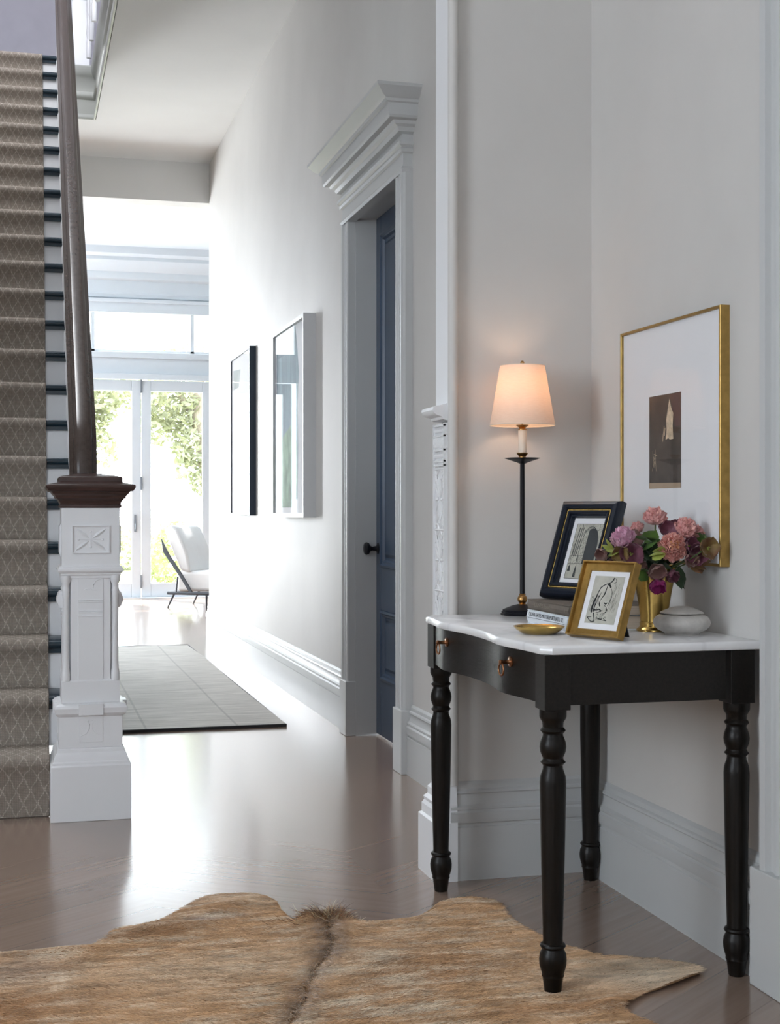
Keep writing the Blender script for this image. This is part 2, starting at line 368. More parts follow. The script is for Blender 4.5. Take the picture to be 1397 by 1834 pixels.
# navy panelled door leaf
door = empty('door_1', (1.62, 6.27, 0)); st(door, 'dark navy panelled door in a grey casing')
DX = 1.615
mb = MB()
ys, ye = 5.426, 6.2715
mb.box(DX, DX + .02, ys, ye, .01, 2.415)
for (a, b_) in ((ys, ys + .10), (ye - .085, ye)): mb.box(DX - .018, DX, a, b_, .01, 2.415)
for (a, b_) in ((.01, .27), (.59, .79), (2.33, 2.415)): mb.box(DX - .018, DX, ys + .10, ye - .085, a, b_)
for (a, b_) in ((.27, .59), (.79, 2.33)): mb.box(DX - .018, DX, (ys + ye) / 2 - .05, (ys + ye) / 2 + .05, a, b_)
mb.tf(Matrix.Translation((-1.62, -6.27, 0)))
mb.build('door_leaf', m_navy, door, bevel=.003)
mid = (ys + ye) / 2
for (za, zb) in ((.27, .59), (.79, 2.33)):
    for (ya, yb) in ((ys + .10, mid - .05), (mid + .05, ye - .085)):
        mb = MB()
        prof = [(0, .0), (0, .024), (.010, .026), (.018, .018), (.026, .018), (.032, .006), (.045, .004), (.060, .012), (.062, .012)]
        mb.loops([[(DX - q, ya + d, za + d), (DX - q, yb - d, za + d), (DX - q, yb - d, zb - d), (DX - q, ya + d, zb - d)] for d, q in prof])
        mb.tf(Matrix.Translation((-1.62, -6.27, 0))); mb.build('door_panel', m_navy, door)
mb = MB(); mb.lathe([(0, .026), (.004, .026), (.008, .012), (.03, .009), (.038, .014), (.046, .027), (.058, .030), (.066, .024), (.070, .010)], n=20)
mb.tf(Matrix.Translation((DX - .018 - 1.62, 6.235 - 6.27, .875)) @ Matrix.Rotation(R(-90), 4, 'Y')); tag(mb.build('door_knob', m_blackm, door, smooth=40), 'black oval door knob')

# pilaster at the corner of the return wall
mb = MB(); mb.box(1.165, 1.182, 3.752, 3.868, 1.34, 4.4)
mc_ = MB(); mc_.loops([[(1.180 + .015 * math.cos(a), 3.765 - .015 + .015 * math.sin(a), z) for a in [2 * math.pi * k / 16 for k in range(16)]] for z in (.27, 4.4)])
st(mc_.build('trim_14', m_wall, smooth=40), 'rounded plaster edge of the return wall')
st(mb.build('trim_5', m_white, smooth=40), 'plain white upper pilaster strip on the wall end')
mb = MB(); cp = [(1.322, .0), (1.325, .010), (1.332, .014), (1.337, .030), (1.342, .038), (1.350, .042), (1.358, .040), (1.362, .030), (1.365, .012), (1.370, .0)]
mb.loops([[(1.19, 3.756 - p * .1, z - .014), (1.162 - p, 3.756 - p * .1, z - .014), (1.162 - p, 3.868, z - .014), (1.19, 3.868, z - .014)] for z, p in cp])
st(mb.build('trim_6', m_white, smooth=40), 'small white moulded capital on the carved pilaster')
mb = MB(); X0 = 1.160; Ya, Yb = 3.755, 3.865; Ym = (Ya + Yb) / 2
mb.box(X0, 1.182, Ya, Yb, .27, 1.30)
mb.box(X0 - .006, X0, Ya, Ya + .006, .27, 1.30); mb.box(X0 - .006, X0, Yb - .006, Yb, .27, 1.30)
for z in (1.292, 1.262, 1.222, 1.190, 1.178): mb.box(X0 - .006, X0, Ya, Yb, z, z + .005)
for k in range(8):
    y = Ya + .012 + k * (Yb - Ya - .024) / 7
    mb.ico((X0, y, 1.280), .006, 6, 4); mb.ico((X0, y, 1.207), .007, 6, 4)
    mb.tube([(X0, y, 1.232), (X0 - .004, y, 1.246), (X0, y, 1.260)], .005, 6)
z = 1.17
while z > .42:
    h = .175; zc = z - h / 2
    for (a, b_) in (((Ya + .01, z), (Yb - .01, z - h)), ((Yb - .01, z), (Ya + .01, z - h)), ((Ya + .01, z), (Yb - .01, z))): mb.tube([(X0, a[0], a[1]), (X0, b_[0], b_[1])], .0035, 6)
    for k in range(12):
        a = 2 * math.pi * k / 12; r1 = .010; r2 = .040
        mb.tube([(X0, Ym + r1 * math.cos(a), zc + r1 * math.sin(a) * 1.4), (X0 - .003, Ym + r2 * math.cos(a) * .9, zc + r2 * math.sin(a) * 1.7)], [.0045, .002], 6)
    mb.ring((X0, Ym, zc), .013, .003, 'x', 14, 6)
    for sg in (-1, 1):
        mb.ring((X0, Ym + sg * .028, z), .016, .0028, 'x', 12, 6)
        mb.tube([(X0, Ym + sg * .045, zc + .05), (X0, Ym + sg * .02, zc + .06), (X0, Ym + sg * .03, zc + .08)], .003, 5)
    z -= h
st(mb.build('trim_7', m_carve, smooth=40), 'densely carved white pilaster beside the console table')
mb = MB()
mb.loops([[(1.19, 3.752 - q * .4, z), (1.165 - q, 3.752 - q * .4, z), (1.165 - q, 3.868 + q, z), (1.19, 3.868 + q, z)] for z, q in
          [(0, .042), (.165, .042), (.170, .034), (.195, .034), (.205, .028), (.215, .030), (.225, .020), (.245, .020), (.255, .012), (.270, .010), (.28, .004), (.30, .004), (.31, 0)]])
st(mb.build('trim_8', m_white, smooth=25), 'stepped white plinth under the carved pilaster')
# right doorway casing at the picture edge
mb = MB(); mb.loops(casing(XR, 2.62, 1, .262, 2.62)); mb.box(XR - .045, XR, 2.57, 2.622, 0, 2.62)
st(mb.build('trim_9', m_trim, smooth=20), 'moulded grey casing at the right edge')
st(MB().box(XR - .052, XR, 2.60, 2.762, 0, .262).build('trim_10', m_trim, bevel=.003), 'plain plinth block at the right edge')

# ------------------------------------------------------------------ far room
FY = 16.8
mb = MB(); mb.box(-4.5, -.40, FY, FY + .15, 0, 4.17).box(3.14, 8, FY, FY + .15, 0, 4.17).box(-.40, 3.14, FY, FY + .15, 2.66, 2.95).box(-.40, 3.14, FY, FY + .15, 3.46, 4.17)
m_far = M('far_room_paint', (.60, .64, .68), .5, var=.01)
st(mb.build('wall_far', m_far), 'white end wall above the glazed doors')
st(MB().box(-4.5, 8, 11.75, FY + .15, 4.17, 4.27).build('ceiling_far', m_far), 'white ceiling of the far room')
st(MB().box(-4.5, -4.4, 11.6, FY, 0, 4.17).box(7.9, 8.0, 11.6, FY, 0, 4.17).box(XW + .16, 8, 11.5, 11.6, 0, 4.3).box(-4.5, -1.2, 11.5, 11.6, 0, 4.3).build('wall_far_sides', m_far), 'white side walls of the far room')
mb = MB(); mb.loops([[(x, FY - p, z) for z, p in [(3.60, 0), (3.60, .02), (3.64, .03), (3.66, .02), (3.80, .02), (3.82, .06), (3.86, .07), (3.90, .07), (3.96, .13), (4.02, .18), (4.06, .18), (4.09, .24), (4.17, .26), (4.17, 0)]] for x in (-4.4, 7.9)])
st(mb.build('trim_11', m_far, smooth=25), 'deep white cornice of the far room')
mb = MB(); mb.box(-.45, 3.19, FY - .05, FY + .02, 2.625, 2.69).box(-.45, 3.19, FY - .03, FY + .02, 2.88, 2.95).box(-.45, 3.19, FY - .03, FY + .02, 3.42, 3.55).box(-.45, 3.19, FY - .06, FY + .02, 3.54, 3.58)
st(mb.build('trim_12', m_far, bevel=.004), 'white head trim over the glazed doors')
win = empty('window_1', (1.37, FY + .05, 2.95)); st(win, 'bright transom window above the glazed doors')
mb = MB()
for x in (-.40, .78, 1.96, 3.10): mb.box(x - 1.37, x + .04 - 1.37, -.03, .03, 0, .5)
mb.box(-.40 - 1.37, 3.14 - 1.37, -.03, .03, 0, .03); mb.box(-.40 - 1.37, 3.14 - 1.37, -.03, .03, .48, .51)
mb.build('window_frame', m_far, win)
MB().box(-.38 - 1.37, 3.12 - 1.37, -.003, .003, .03, .48).build('pane', m_glass, win)
m_dark_hw = M('dull_steel', (.25, .27, .30), .4, .8)
for i in range(4):
    x0 = -.33 + .85 * i
    d = empty('door_%d' % (i + 2), (x0, FY + .06, 0)); st(d, ['glazed door hidden beside the newel post', 'white framed glazed door left of the hinge line', 'white framed glazed door right of the hinge line', 'white framed glazed door'][i])
    mb = MB(); mb.box(0.004, .115, -.03, .03, 0.01, 2.62).box(.735, .846, -.03, .03, 0.01, 2.62).box(.115, .735, -.03, .03, .01, .178).box(.115, .735, -.03, .03, 2.49, 2.62)
    mb.build('door_leaf', m_far, d, bevel=.006)
    MB().box(.113, .737, -.003, .003, .17, 2.5).build('pane', m_glass, d)
    if i == 2:
        for z in (.12, 1.3, 2.47): MB().box(-.012, .012, -.045, -.03, z, z + .16).build('hinge', m_dark_hw, d, bevel=.003)
    if i == 1:
        mb = MB(); mb.box(.765, .79, -.045, -.03, .80, 1.0).tube([(.778, -.045, .9), (.778, -.08, .9)], .008).tube([(.778, -.08, .9), (.778, -.08, .83)], .008)
        tag(mb.build('door_handle', m_dark_hw, d), 'grey lever handle')
st(MB().box(-.5, 3.3, FY - .1, FY + .3, -.02, .012).build('trim_13', m_far), 'pale door threshold')

# ------------------------------------------------------------------ garden
m_ground = M('lawn', (.34, .36, .20), .9, var=.2, scale=1)
st(MB().box(-30, 40, FY + .3, 80, -.2, -.1).build('ground', m_ground), 'sunlit lawn')
st(MB().box(-1, 4, FY + .15, FY + 2.5, -.12, -.03).build('terrace', M('terrace_stone', (.6, .58, .54), .8), ), 'pale stone terrace')
def leafmat(name, c, tl=.35):
    m, nt, b = nmat(name)
    f = noise_tex(nt, coords(nt), 1.7, 3)
    L(nt, ramp(nt, f, [(.3, tuple(x * .75 for x in c)), (.7, tuple(min(1, x * 1.25) for x in c))]), b.inputs['Base Color'])
    b.inputs['Roughness'].default_value = .6
    t = N(nt, 'ShaderNodeBsdfTranslucent'); t.inputs[0].default_value = (c[0] * 1.2, c[1] * 1.2, c[2] * .8, 1)
    x = N(nt, 'ShaderNodeMixShader'); x.inputs[0].default_value = tl
    L(nt, b.outputs[0], x.inputs[1]); L(nt, t.outputs[0], x.inputs[2]); L(nt, x.outputs[0], nt.nodes['Material Output'].inputs[0]); return m
m_leafA = leafmat('oak_leaves', (.30, .31, .22)); m_leafB = leafmat('hedge_leaves', (.40, .42, .32)); m_leafC = leafmat('rose_leaves', (.46, .50, .28))
m_bark = M('bark', (.30, .25, .20), .9, var=.3, scale=6, bumpk=.5, stretch=(4, 4, 1))
m_blos = M('white_blossom', (.85, .84, .80), .8)
def leaves(mb, blobs, n, size, rnd):
    for (cx, cy, cz, rx, ry, rz, wt) in blobs:
        for _ in range(int(n * wt)):
            while True:
                p = (rnd.uniform(-1, 1), rnd.uniform(-1, 1), rnd.uniform(-1, 1))
                q = p[0] ** 2 + p[1] ** 2 + p[2] ** 2
                if q < 1 and (q > .25 or rnd.random() < .4): break
            c = Vector((cx + p[0] * rx, cy + p[1] * ry, cz + p[2] * rz))
            a = Vector((rnd.gauss(0, 1), rnd.gauss(0, 1), rnd.gauss(0, .7))).normalized(); b_ = a.cross(Vector((rnd.gauss(0, 1), rnd.gauss(0, 1), rnd.gauss(0, 1)))).normalized()
            s = size * rnd.uniform(.6, 1.3)
            mb.add([c - a * s, c + b_ * s * .45, c + a * s, c - b_ * s * .45], [(0, 1, 2, 3)])
rnd = random.Random(3)
t = empty('garden_tree', (3.05, 24, -.1), 0, 'leaning mature tree with loose foliage beyond the right glazed door', 'tree')
mb = MB(); mb.tube([(.35, 0, 0), (.25, 0, .8), (.16, 0, 1.5), (0, 0, 2.2), (-.10, 0, 2.9), (-.15, .1, 3.6), (-.25, .2, 4.6)], [.30, .22, .19, .17, .15, .13, .08], 12)
mb.tube([(-.08, 0, 2.7), (-.5, 0, 3.2), (-1.0, .1, 3.7)], [.08, .06, .04], 8).tube([(-.1, 0, 2.4), (.5, .1, 3.2), (1.0, 0, 4.0)], [.09, .07, .04], 8)
mb.build('trunk', m_bark, t, smooth=60)
mb = MB(); leaves(mb, [(-.7, .1, 3.0, .6, .7, .5, 1), (-.2, .4, 3.4, 1.2, .9, .7, 1.6), (-.25, 0, 2.35, .35, .5, .45, .55), (-.05, -.3, 1.75, .28, .3, .4, .22), (-.9, 0, 2.6, .4, .5, .35, .3), (.8, .2, 3.2, 1.0, .9, 1.0, 1.2), (-.3, -.2, 1.9, .28, .3, .3, .14)], 900, .075, rnd)
mb.build('foliage', m_leafA, t)
t = empty('garden_tree', (.75, 22.0, -.1), 0, 'smaller leafy tree beyond the left glazed door', 'tree')
mb = MB(); mb.tube([(0, 0, 0), (-.1, 0, 1.4), (-.3, 0, 2.6), (-.2, 0, 4)], [.12, .10, .08, .04], 8); mb.build('trunk', m_bark, t, smooth=60)
mb = MB(); leaves(mb, [(.3, 0, 3.1, .75, .7, .55, 1.6), (.1, 0, 2.5, .5, .5, .4, .6), (-.3, 0, 2.9, .8, .6, .8, .9), (.45, 0, 2.1, .25, .3, .3, .13)], 1000, .07, rnd); mb.build('foliage', m_leafA, t)
mb = MB(); leaves(mb, [(x, 27.5 + rnd.uniform(-.4, .4), .35 + .12 * math.sin(x * 3), .8, .8, .72, 1) for x in [-.5 + .55 * k for k in range(12)]], 800, .07, rnd)
tag(mb.build('garden_hedge', m_leafB), 'long pale green hedge across the back of the garden', 'hedge')
for k, (bx, by, lab) in enumerate(((2.05, 20.2, 'white flowering bush behind the lounge chair'), (1.02, 20.6, 'white flowering bush beside the newel post'))):
    t = empty('rose_bush', (bx, by, -.1), 0, lab, 'bush', 'white flowering bushes on the terrace')
    mb = MB(); leaves(mb, [(0, 0, .45, .42, .4, .42, 1), (.1, 0, .8, .25, .25, .22, .4)], 1300, .045, rnd); mb.build('foliage', m_leafC, t)
    for q in range(16):
        a = rnd.uniform(0, 6.28); z = rnd.uniform(.15, .95); r = .42 * math.sqrt(max(.1, 1 - ((z - .5) / .6) ** 2))
        mb = MB(); mb.ico((r * math.cos(a), -abs(r * math.sin(a)), z), rnd.uniform(.035, .06), 7, 4, (1, 1, .7)); mb.build('blossom', m_blos, t)
#CHUNK2
# ------------------------------------------------------------------ staircase
SROT = -math.atan(.008)
PIV = Vector((.20, 4.80, 0))
NS, Y0S, GO, R0, RI = 23, 4.87, .218, .206, .179
stairs = empty('staircase', PIV, SROT, 'straight flight of white risers and dark treads rising behind the newel post', 'staircase')
XL, XE = -1.05, .20 + .02
def noseY(i): return Y0S + GO * i
def noseZ(i): return R0 + RI * i
off = Matrix.Translation(-PIV)
for i in range(NS):
    y, z = noseY(i), noseZ(i)
    yb = noseY(i + 1) + .03 if i < NS - 1 else y + .20
    mb = MB()
    mb.prism([(y + .006, z), (y, z - .005), (y - .002, z - .014), (y, z - .023), (y + .006, z - .028), (yb, z - .028), (yb, z)], 'x', XL, XE + .025 if i else .084)
    mb.box(XL, XE + .02 if i else .084, y + .012, y + .030, z - .046, z - .028)
    mb.tf(off).build('tread', m_tread, stairs, smooth=40)
    z0 = 0 if i == 0 else noseZ(i - 1)
    MB().box(XL, XE if i else .084, y + .028, y + .05, z0, z - .028).tf(off).build('riser', m_white, stairs)
    if i > 0: pass
mb = MB()
poly = [(noseY(1) + .028, 0), (noseY(1) + .028, noseZ(1) - .03)]
for i in range(1, NS - 1): poly += [(noseY(i + 1) + .028, noseZ(i) - .03), (noseY(i + 1) + .028, noseZ(i + 1) - .03)]
poly += [(9.86, noseZ(NS - 1) - .03), (9.86, 0)]
mb.prism(poly, 'x', XE - .03, XE + .004); mb.tf(off).build('stair_side_panel', m_white, stairs)
# runner
XRn = .086
pts = []
pts.append((noseY(0) + .020, .002))
for i in range(NS):
    y, z = noseY(i), noseZ(i)
    pts += [(y + .018, z - .055), (y - .004, z - .034), (y - .012, z - .018), (y - .008, z - .002), (y + .004, z + .007)]
    if i < NS - 1: pts += [(noseY(i + 1) - .0, z + .009), (noseY(i + 1) + .018, z + .012)]
pts.append((y + .20, z + .008))
lens = [0]
for a, b_ in zip(pts, pts[1:]): lens.append(lens[-1] + math.hypot(b_[0] - a[0], b_[1] - a[1]))
me = bpy.data.meshes.new('stair_runner'); vs = []; fs = []
xsr = [-.80, -.5, -.2, XRn - .008, XRn, XRn]
for k, (y, z) in enumerate(pts):
    for j, x in enumerate(xsr):
        dz = 0 if j < 4 else (-.001 if j == 4 else 0)
        if j == 5: vs.append((x - PIV.x, y + .010 - PIV.y, z - .010)) if True else None
        else: vs.append((x - PIV.x, y - PIV.y, z))
nx = len(xsr)
for k in range(len(pts) - 1):
    for j in range(nx - 1): fs.append((k * nx + j, k * nx + j + 1, (k + 1) * nx + j + 1, (k + 1) * nx + j))
me.from_pydata(vs, [], fs); uvl = me.uv_layers.new(name='UVMap')
for li, lp in enumerate(me.loops):
    k, j = divmod(lp.vertex_index, nx); uvl.data[li].uv = (xsr[j] + .8, lens[k])
me.polygons.foreach_set('use_smooth', [True] * len(me.polygons)); me.materials.append(m_runner)
run = bpy.data.objects.new('stair_runner', me); COL.objects.link(run); run.location = PIV; run.rotation_euler = (0, 0, SROT)
tag(run, 'taupe carpet runner with a cream diamond lattice down the stairs', 'stair runner')

# handrail with balusters
rail = empty('stair_handrail', PIV, SROT, 'dark polished mahogany handrail rising from the newel post', 'handrail')
RP = [(-.034, -.018), (-.030, -.026), (-.022, -.028), (-.018, -.036), (-.009, -.042), (.009, -.042), (.018, -.036), (.022, -.028), (.030, -.026), (.034, -.018), (.042, -.014), (.047, -.004), (.047, .006), (.040, .012), (.034, .016), (.030, .028), (.020, .036), (0, .039), (-.020, .036), (-.030, .028), (-.034, .016), (-.040, .012), (-.047, .006), (-.047, -.004), (-.042, -.014)]
path = [(4.925, 1.14), (4.930, 1.20), (4.945, 1.25), (4.975, 1.30), (5.02, 1.345)]
yy_ = 4.95
slope = .79
for k in range(1, 30): path.append((4.95 + k * .19, 1.30 + slope * k * .19))
mb = MB(); lps = []
for i, (y, z) in enumerate(path):
    a = path[max(0, i - 1)]; b_ = path[min(len(path) - 1, i + 1)]
    th = math.atan2(b_[1] - a[1], b_[0] - a[0])
    lps.append([(px_, y - math.sin(th) * pz - PIV.y, z + math.cos(th) * pz) for px_, pz in RP])
mb.loops(lps).build('rail', m_rail, rail, smooth=30)
for i in range(1, 22):
    y = noseY(i) + .10; zt = noseZ(i); zr = 1.30 + slope * (y - 4.95) - .03
    b0 = MB().lathe([(0, .014), (.10, .014), (.12, .009), (.16, .013), (.30, .011), (zr - zt - .2, .008), (zr - zt - .12, .012), (zr - zt, .011)], (0, 0, 0), 8)
    b0.tf(Matrix.Translation((-.012, y - PIV.y, zt))).build('baluster', m_white, rail, smooth=60)

# newel post
NX, NY = .222, 4.915
nw = empty('newel_post', (NX, NY, 0), 0, 'carved white newel post with a dark moulded wooden cap', 'newel post')
mb = MB()
mb.sq([(0, .134), (.186, .134), (.190, .128), (.198, .128), (.202, .124), (.215, .122), (.224, .118), (.230, .113), (.240, .112), (.244, .108)], 0, 0)
tag(mb.build('plinth', m_white, nw, smooth=20, bevel=.0015), None)
mb = MB()
mb.sq([(.244, .106), (.350, .106), (.354, .112), (.362, .118), (.372, .120), (.380, .122), (.388, .118), (.394, .108), (.396, .098)], 0, 0)
mb.sq([(.390, .073), (.835, .073)], 0, 0)
for (a_, b__) in ((.0665, .0905), (.0905, .0665)): mb.box(-a_, a_, -b__, b__, .44, .822)
mb.sq([(.828, .094), (.832, .101), (.838, .101), (.840, .106), (.846, .110), (.852, .110), (.855, .105), (.860, .105), (.864, .098), (.868, .096)], 0, 0)
mb.sq([(.820, .0955), (.840, .0955)], 0, 0)
mb.sq([(.396, .0975), (.470, .0975), (.474, .092)], 0, 0)
mb.sq([(.864, .097), (1.062, .097)], 0, 0)
mb.build('shaft', m_white, nw, smooth=20, bevel=.0012)
FYn = -.0
def face_tf(k): return Matrix.Rotation(R(90) * k, 4, 'Z')
for k in range(4):          # corner columns
    a = R(45 + 90 * k); cx, cy = .0825 * math.sqrt(2) * math.cos(a), .0865 * math.sqrt(2) * math.sin(a)
    mb = MB().lathe([(.470, .0150), (.500, .0145), (.512, .0115), (.520, .0125), (.528, .0110), (.54, .0105), (.755, .0102), (.765, .0125), (.772, .0108), (.778, .0135), (.786, .0108), (.800, .0108), (.812, .0170), (.822, .0180), (.83, .0180)], (cx, cy, 0), 16)
    mb.build('corner_column', m_white, nw, smooth=45)
for k in range(4):          # raised centre boards, rings, engraved squares
    T = face_tf(k)
    mb = MB(); mb.box(-.042, .042, -.0935, -.084, .396, .822)
    mb.box(-.041, .041, -.1245, -.10, .356, .394).box(-.040, .040, -.1082, -.100, .262, .36)
    for z in (.702, .708, .738, .744, .690): mb.box(-.041, .041, -.0975, -.09, z, z + .0032)
    mb.tf(T).build('centre_board', m_white, nw, bevel=.001)
    mb = MB()
    for (a, b_) in (((-.036, .30), (-.010, .315)), ((-.036, .285), (-.012, .300)), ):
        pass
    mb.tube([(.001, -.1082, .334), (-.006, -.1082, .338), (-.010, -.1082, .332), (-.004, -.1082, .326), (-.006, -.1082, .306), (-.016, -.1082, .292), (-.036, -.1082, .284)], .0014, 6)
    mb.tube([(-.001, -.1082, .334), (.006, -.1082, .338), (.010, -.1082, .332), (.004, -.1082, .326), (.006, -.1082, .306), (.018, -.1082, .292), (.036, -.1082, .286)], .0014, 6)
    mb.tf(T).build('carved_scroll', m_white, nw, smooth=50); mb = MB()
    mb.tube([(-.022, -.0940, .780), (-.016, -.0940, .784), (-.006, -.0940, .780), (0, -.0940, .788), (.006, -.0940, .781), (.022, -.0940, .779)], .0013, 6)
    mb.tube([(.008, -.0940, .788), (.010, -.0940, .800), (.018, -.0940, .812), (.036, -.0940, .820)], .0016, 6)
    mb.tf(T).build('carved_scroll', m_white, nw, smooth=50); mb = MB()
    # engraved leaf square: thin raised frame, four leaves, four darts
    fy = -.0972; z0, z1 = .905, 1.0; zc = (z0 + z1) / 2
    for (x0, x1, a, b_) in ((-.063, .063, z1 - .003, z1), (-.063, .063, z0, z0 + .003), (-.063, -.060, z0 + .003, z1 - .003), (.060, .063, z0 + .003, z1 - .003)): mb.box(x0, x1, fy - .006, fy + .001, a, b_)
    for sx in (-1, 1):
        for sz in (-1, 1):
            p0 = Vector((sx * .004, fy, zc + sz * .003)); p1 = Vector((sx * .052, fy, zc + sz * .038)); d = (p1 - p0); nrm = Vector((-d.z, 0, d.x)).normalized()
            q = [p0, p0 + d * .35 + nrm * .007, p0 + d * .75 + nrm * .006, p1, p0 + d * .75 - nrm * .006, p0 + d * .35 - nrm * .007]
            mb.add([v_ for v_ in q] + [Vector(((p0.x + p1.x) / 2, fy - .007, (p0.z + p1.z) / 2))], [(j, (j + 1) % 6, 6) for j in range(6)])
    for (dx, dz) in ((0, .026), (0, -.026), (.040, 0), (-.040, 0)):
        mb.tube([(0, fy - .001, zc), (dx, fy - .001, zc + dz)], .0009, 5); mb.ico((dx, fy, zc + dz), .004, 8, 4)
    mb.tf(T).build('carved_rosette', m_white, nw, smooth=50)
    # side ears
    mb = MB(); prof = []
    for j in range(13):
        a = math.pi * j / 12; prof.append((-.030 * math.cos(a), .020 * abs(math.sin(a)) + .003 * abs(math.sin(3 * a))))
    lps = [[(x, -.094 - o, .772 + zz) for zz, o in prof] for x in (-.020, .020)]
    # ears only on the two side faces
    if k in (1, 3): mb.loops([[(x, -.090 - o, .745 + zz) for zz, o in prof] for x in (-.045, .045)]).tf(T).build('scroll_ear', m_white, nw, smooth=50)
    if k in (1, 3):
        mb = MB(); mb.loops([[(x, -.097, .89 - .0), (x, -.103, .905), (x, -.103, .995), (x, -.097, 1.01)] for x in (-.05, .05)]); mb.tf(T).build('side_tablet', m_white, nw)
mb = MB()
mb.sq([(1.060, .100), (1.064, .103), (1.070, .103), (1.073, .100), (1.083, .104), (1.090, .110), (1.094, .116), (1.102, .119), (1.108, .126), (1.115, .130), (1.118, .140), (1.128, .147), (1.134, .148), (1.139, .146), (1.143, .128), (1.147, .110), (1.150, .106), (1.163, .106), (1.166, .104), (1.170, .09), (1.176, .05), (1.179, .035)], 0, 0)
tag(mb.build('cap', m_cap, nw, smooth=18, bevel=.001), 'dark mahogany cap')
# upper landing post and railing seen through the stairwell
up = empty('landing_newel', (.415, 10.62, 4.30), 0, 'white turned post on the upper landing above the stairs', 'newel post')
MB().sq([(0, .062), (.55, .062), (.56, .055)], 0, 0).lathe([(.55, .05), (.60, .035), (.64, .05), (.70, .03), (1.0, .04), (1.05, .055), (1.2, .055)], n=16).build('post', m_white, up, smooth=40)
rr_ = empty('landing_railing', (.46, 10.6, 4.34), 0, 'white turned balusters along the upper landing', 'railing')
for k in range(14):
    y = -5.4 + k * .39
    MB().lathe([(0, .018), (.12, .018), (.14, .012), (.18, .02), (.24, .014), (.5, .02), (.75, .012), (.85, .018), (.95, .016)], (0, y, 0), 8).build('baluster', m_white, rr_, smooth=60)
for xk in (-.10,): MB().lathe([(0, .018), (.12, .018), (.14, .012), (.18, .022), (.24, .014), (.5, .02), (.95, .016)], (xk - .02, 0.05, 0), 8).build('baluster', m_white, rr_, smooth=60)
MB().box(-.035, .035, -5.6, .1, .95, 1.0).build('rail', m_rail, rr_, bevel=.01)

# ------------------------------------------------------------------ hall rug
rg = empty('hall_rug', (.783, 8.7, 0), 0, 'faded grey runner rug along the bright hallway floor', 'rug')
nxr, nyr = 12, 40; vs = []; fs = []
for j in range(nyr + 1):
    for i in range(nxr + 1):
        x = -.453 + .906 * i / nxr; y = -2.06 + 4.12 * j / nyr
        wv_ = .006 * math.sin(y * 2.2) if i in (0, nxr) else 0
        vs.append((x + wv_, y, .011 + .002 * math.sin(x * 9 + y * 3)))
for j in range(nyr):
    for i in range(nxr): a = j * (nxr + 1) + i; fs.append((a, a + 1, a + nxr + 2, a + nxr + 1))
o = MB().add(vs, fs).build('pile', m_rug, rg, smooth=60)
# the object coordinates of the pile start at the rug's centre line
MB().box(-.455, .455, -2.075, -2.058, .0, .014).box(-.455, .455, 2.058, 2.075, 0, .013).box(-.458, -.448, -2.06, 2.06, 0, .009).box(.448, .458, -2.06, 2.06, 0, .009).build('binding', m_rugedge, rg)

# ------------------------------------------------------------------ lounge chair
ch = empty('lounge_chair', (1.84, 15.25, 0), R(-32), 'low white upholstered lounge chair with a slim dark frame by the glazed doors', 'chair')
m_uph = M('white_upholstery', (.74, .73, .72), .9, var=.02, bumpk=.1, bscale=80)
m_cf = M('dark_chair_frame', (.05, .055, .065), .45)
# local: x = forward (seat front to +x), y = depth away from the camera
mb = MB().tube([(-.20, -.3, .16), (.36, -.3, .16)], .018, 8).tube([(-.20, .34, .16), (.36, .34, .16)], .018, 8).tube([(-.18, -.3, .16), (-.18, .34, .16)], .018, 8).tube([(.34, -.3, .16), (.34, .34, .16)], .018, 8)
mb.build('base_rail', m_cf, ch, smooth=50)
for (x, y, dx) in ((-.12, -.3, -.08), (.26, -.3, .0), (-.12, .34, -.08), (.26, .34, .0)):
    MB().tube([(x, y, .16), (x + dx, y, 0)], [.014, .008], 8).build('leg', m_cf, ch, smooth=50)
for y in (-.30, .34):
    MB().loops([[(-.275, y - .012, .75), (-.25, y - .012, .60), (-.055, y - .012, .34), (.06, y - .012, .17), (.10, y - .012, .17), (-.03, y - .012, .37), (-.18, y - .012, .58)], [(-.275, y + .012, .75), (-.25, y + .012, .60), (-.055, y + .012, .34), (.06, y + .012, .17), (.10, y + .012, .17), (-.03, y + .012, .37), (-.18, y + .012, .58)]]).build('back_stay', m_cf, ch, bevel=.004)
    MB().tube([(-.08, y, .34), (-.10, y, .16)], .010, 8).build('strut', m_cf, ch)
MB().box(-.12, .40, -.26, .32, .18, .40).build('seat_cushion', m_uph, ch, bevel=.04, seg=4, smooth=60)
mb = MB().prism([(-.26, .84), (-.06, .40), (.06, .38), (.02, .60), (-.10, .86), (-.18, .90)], 'y', -.28, .34)
mb.build('back_cushion', m_uph, ch, bevel=.03, seg=4, smooth=60)

# ------------------------------------------------------------------ frames
def frame_ring(w, h, prof):
    """mitred frame in the xz plane facing -y; prof = (inset, forward projection)"""
    return [[(-w / 2 + d, -f_, d), (w / 2 - d, -f_, d), (w / 2 - d, -f_, h - d), (-w / 2 + d, -f_, h - d)] for d, f_ in prof]
def ribbon(mb, pts, wd, y):
    """ink stroke: flat ribbon on a sheet, pts in sheet coordinates"""
    n = len(pts)
    for i in range(n - 1):
        (x0, z0), (x1, z1) = pts[i], pts[i + 1]; dx, dz = x1 - x0, z1 - z0; l = math.hypot(dx, dz) or 1e-6
        w0 = wd[i] if isinstance(wd, list) else wd; w1 = wd[i + 1] if isinstance(wd, list) else wd
        nx_, nz = -dz / l, dx / l
        mb.add([(x0 - nx_ * w0, y, z0 - nz * w0), (x0 + nx_ * w0, y, z0 + nz * w0), (x1 + nx_ * w1, y, z1 + nz * w1), (x1 - nx_ * w1, y, z1 - nz * w1)], [(0, 1, 2, 3)])
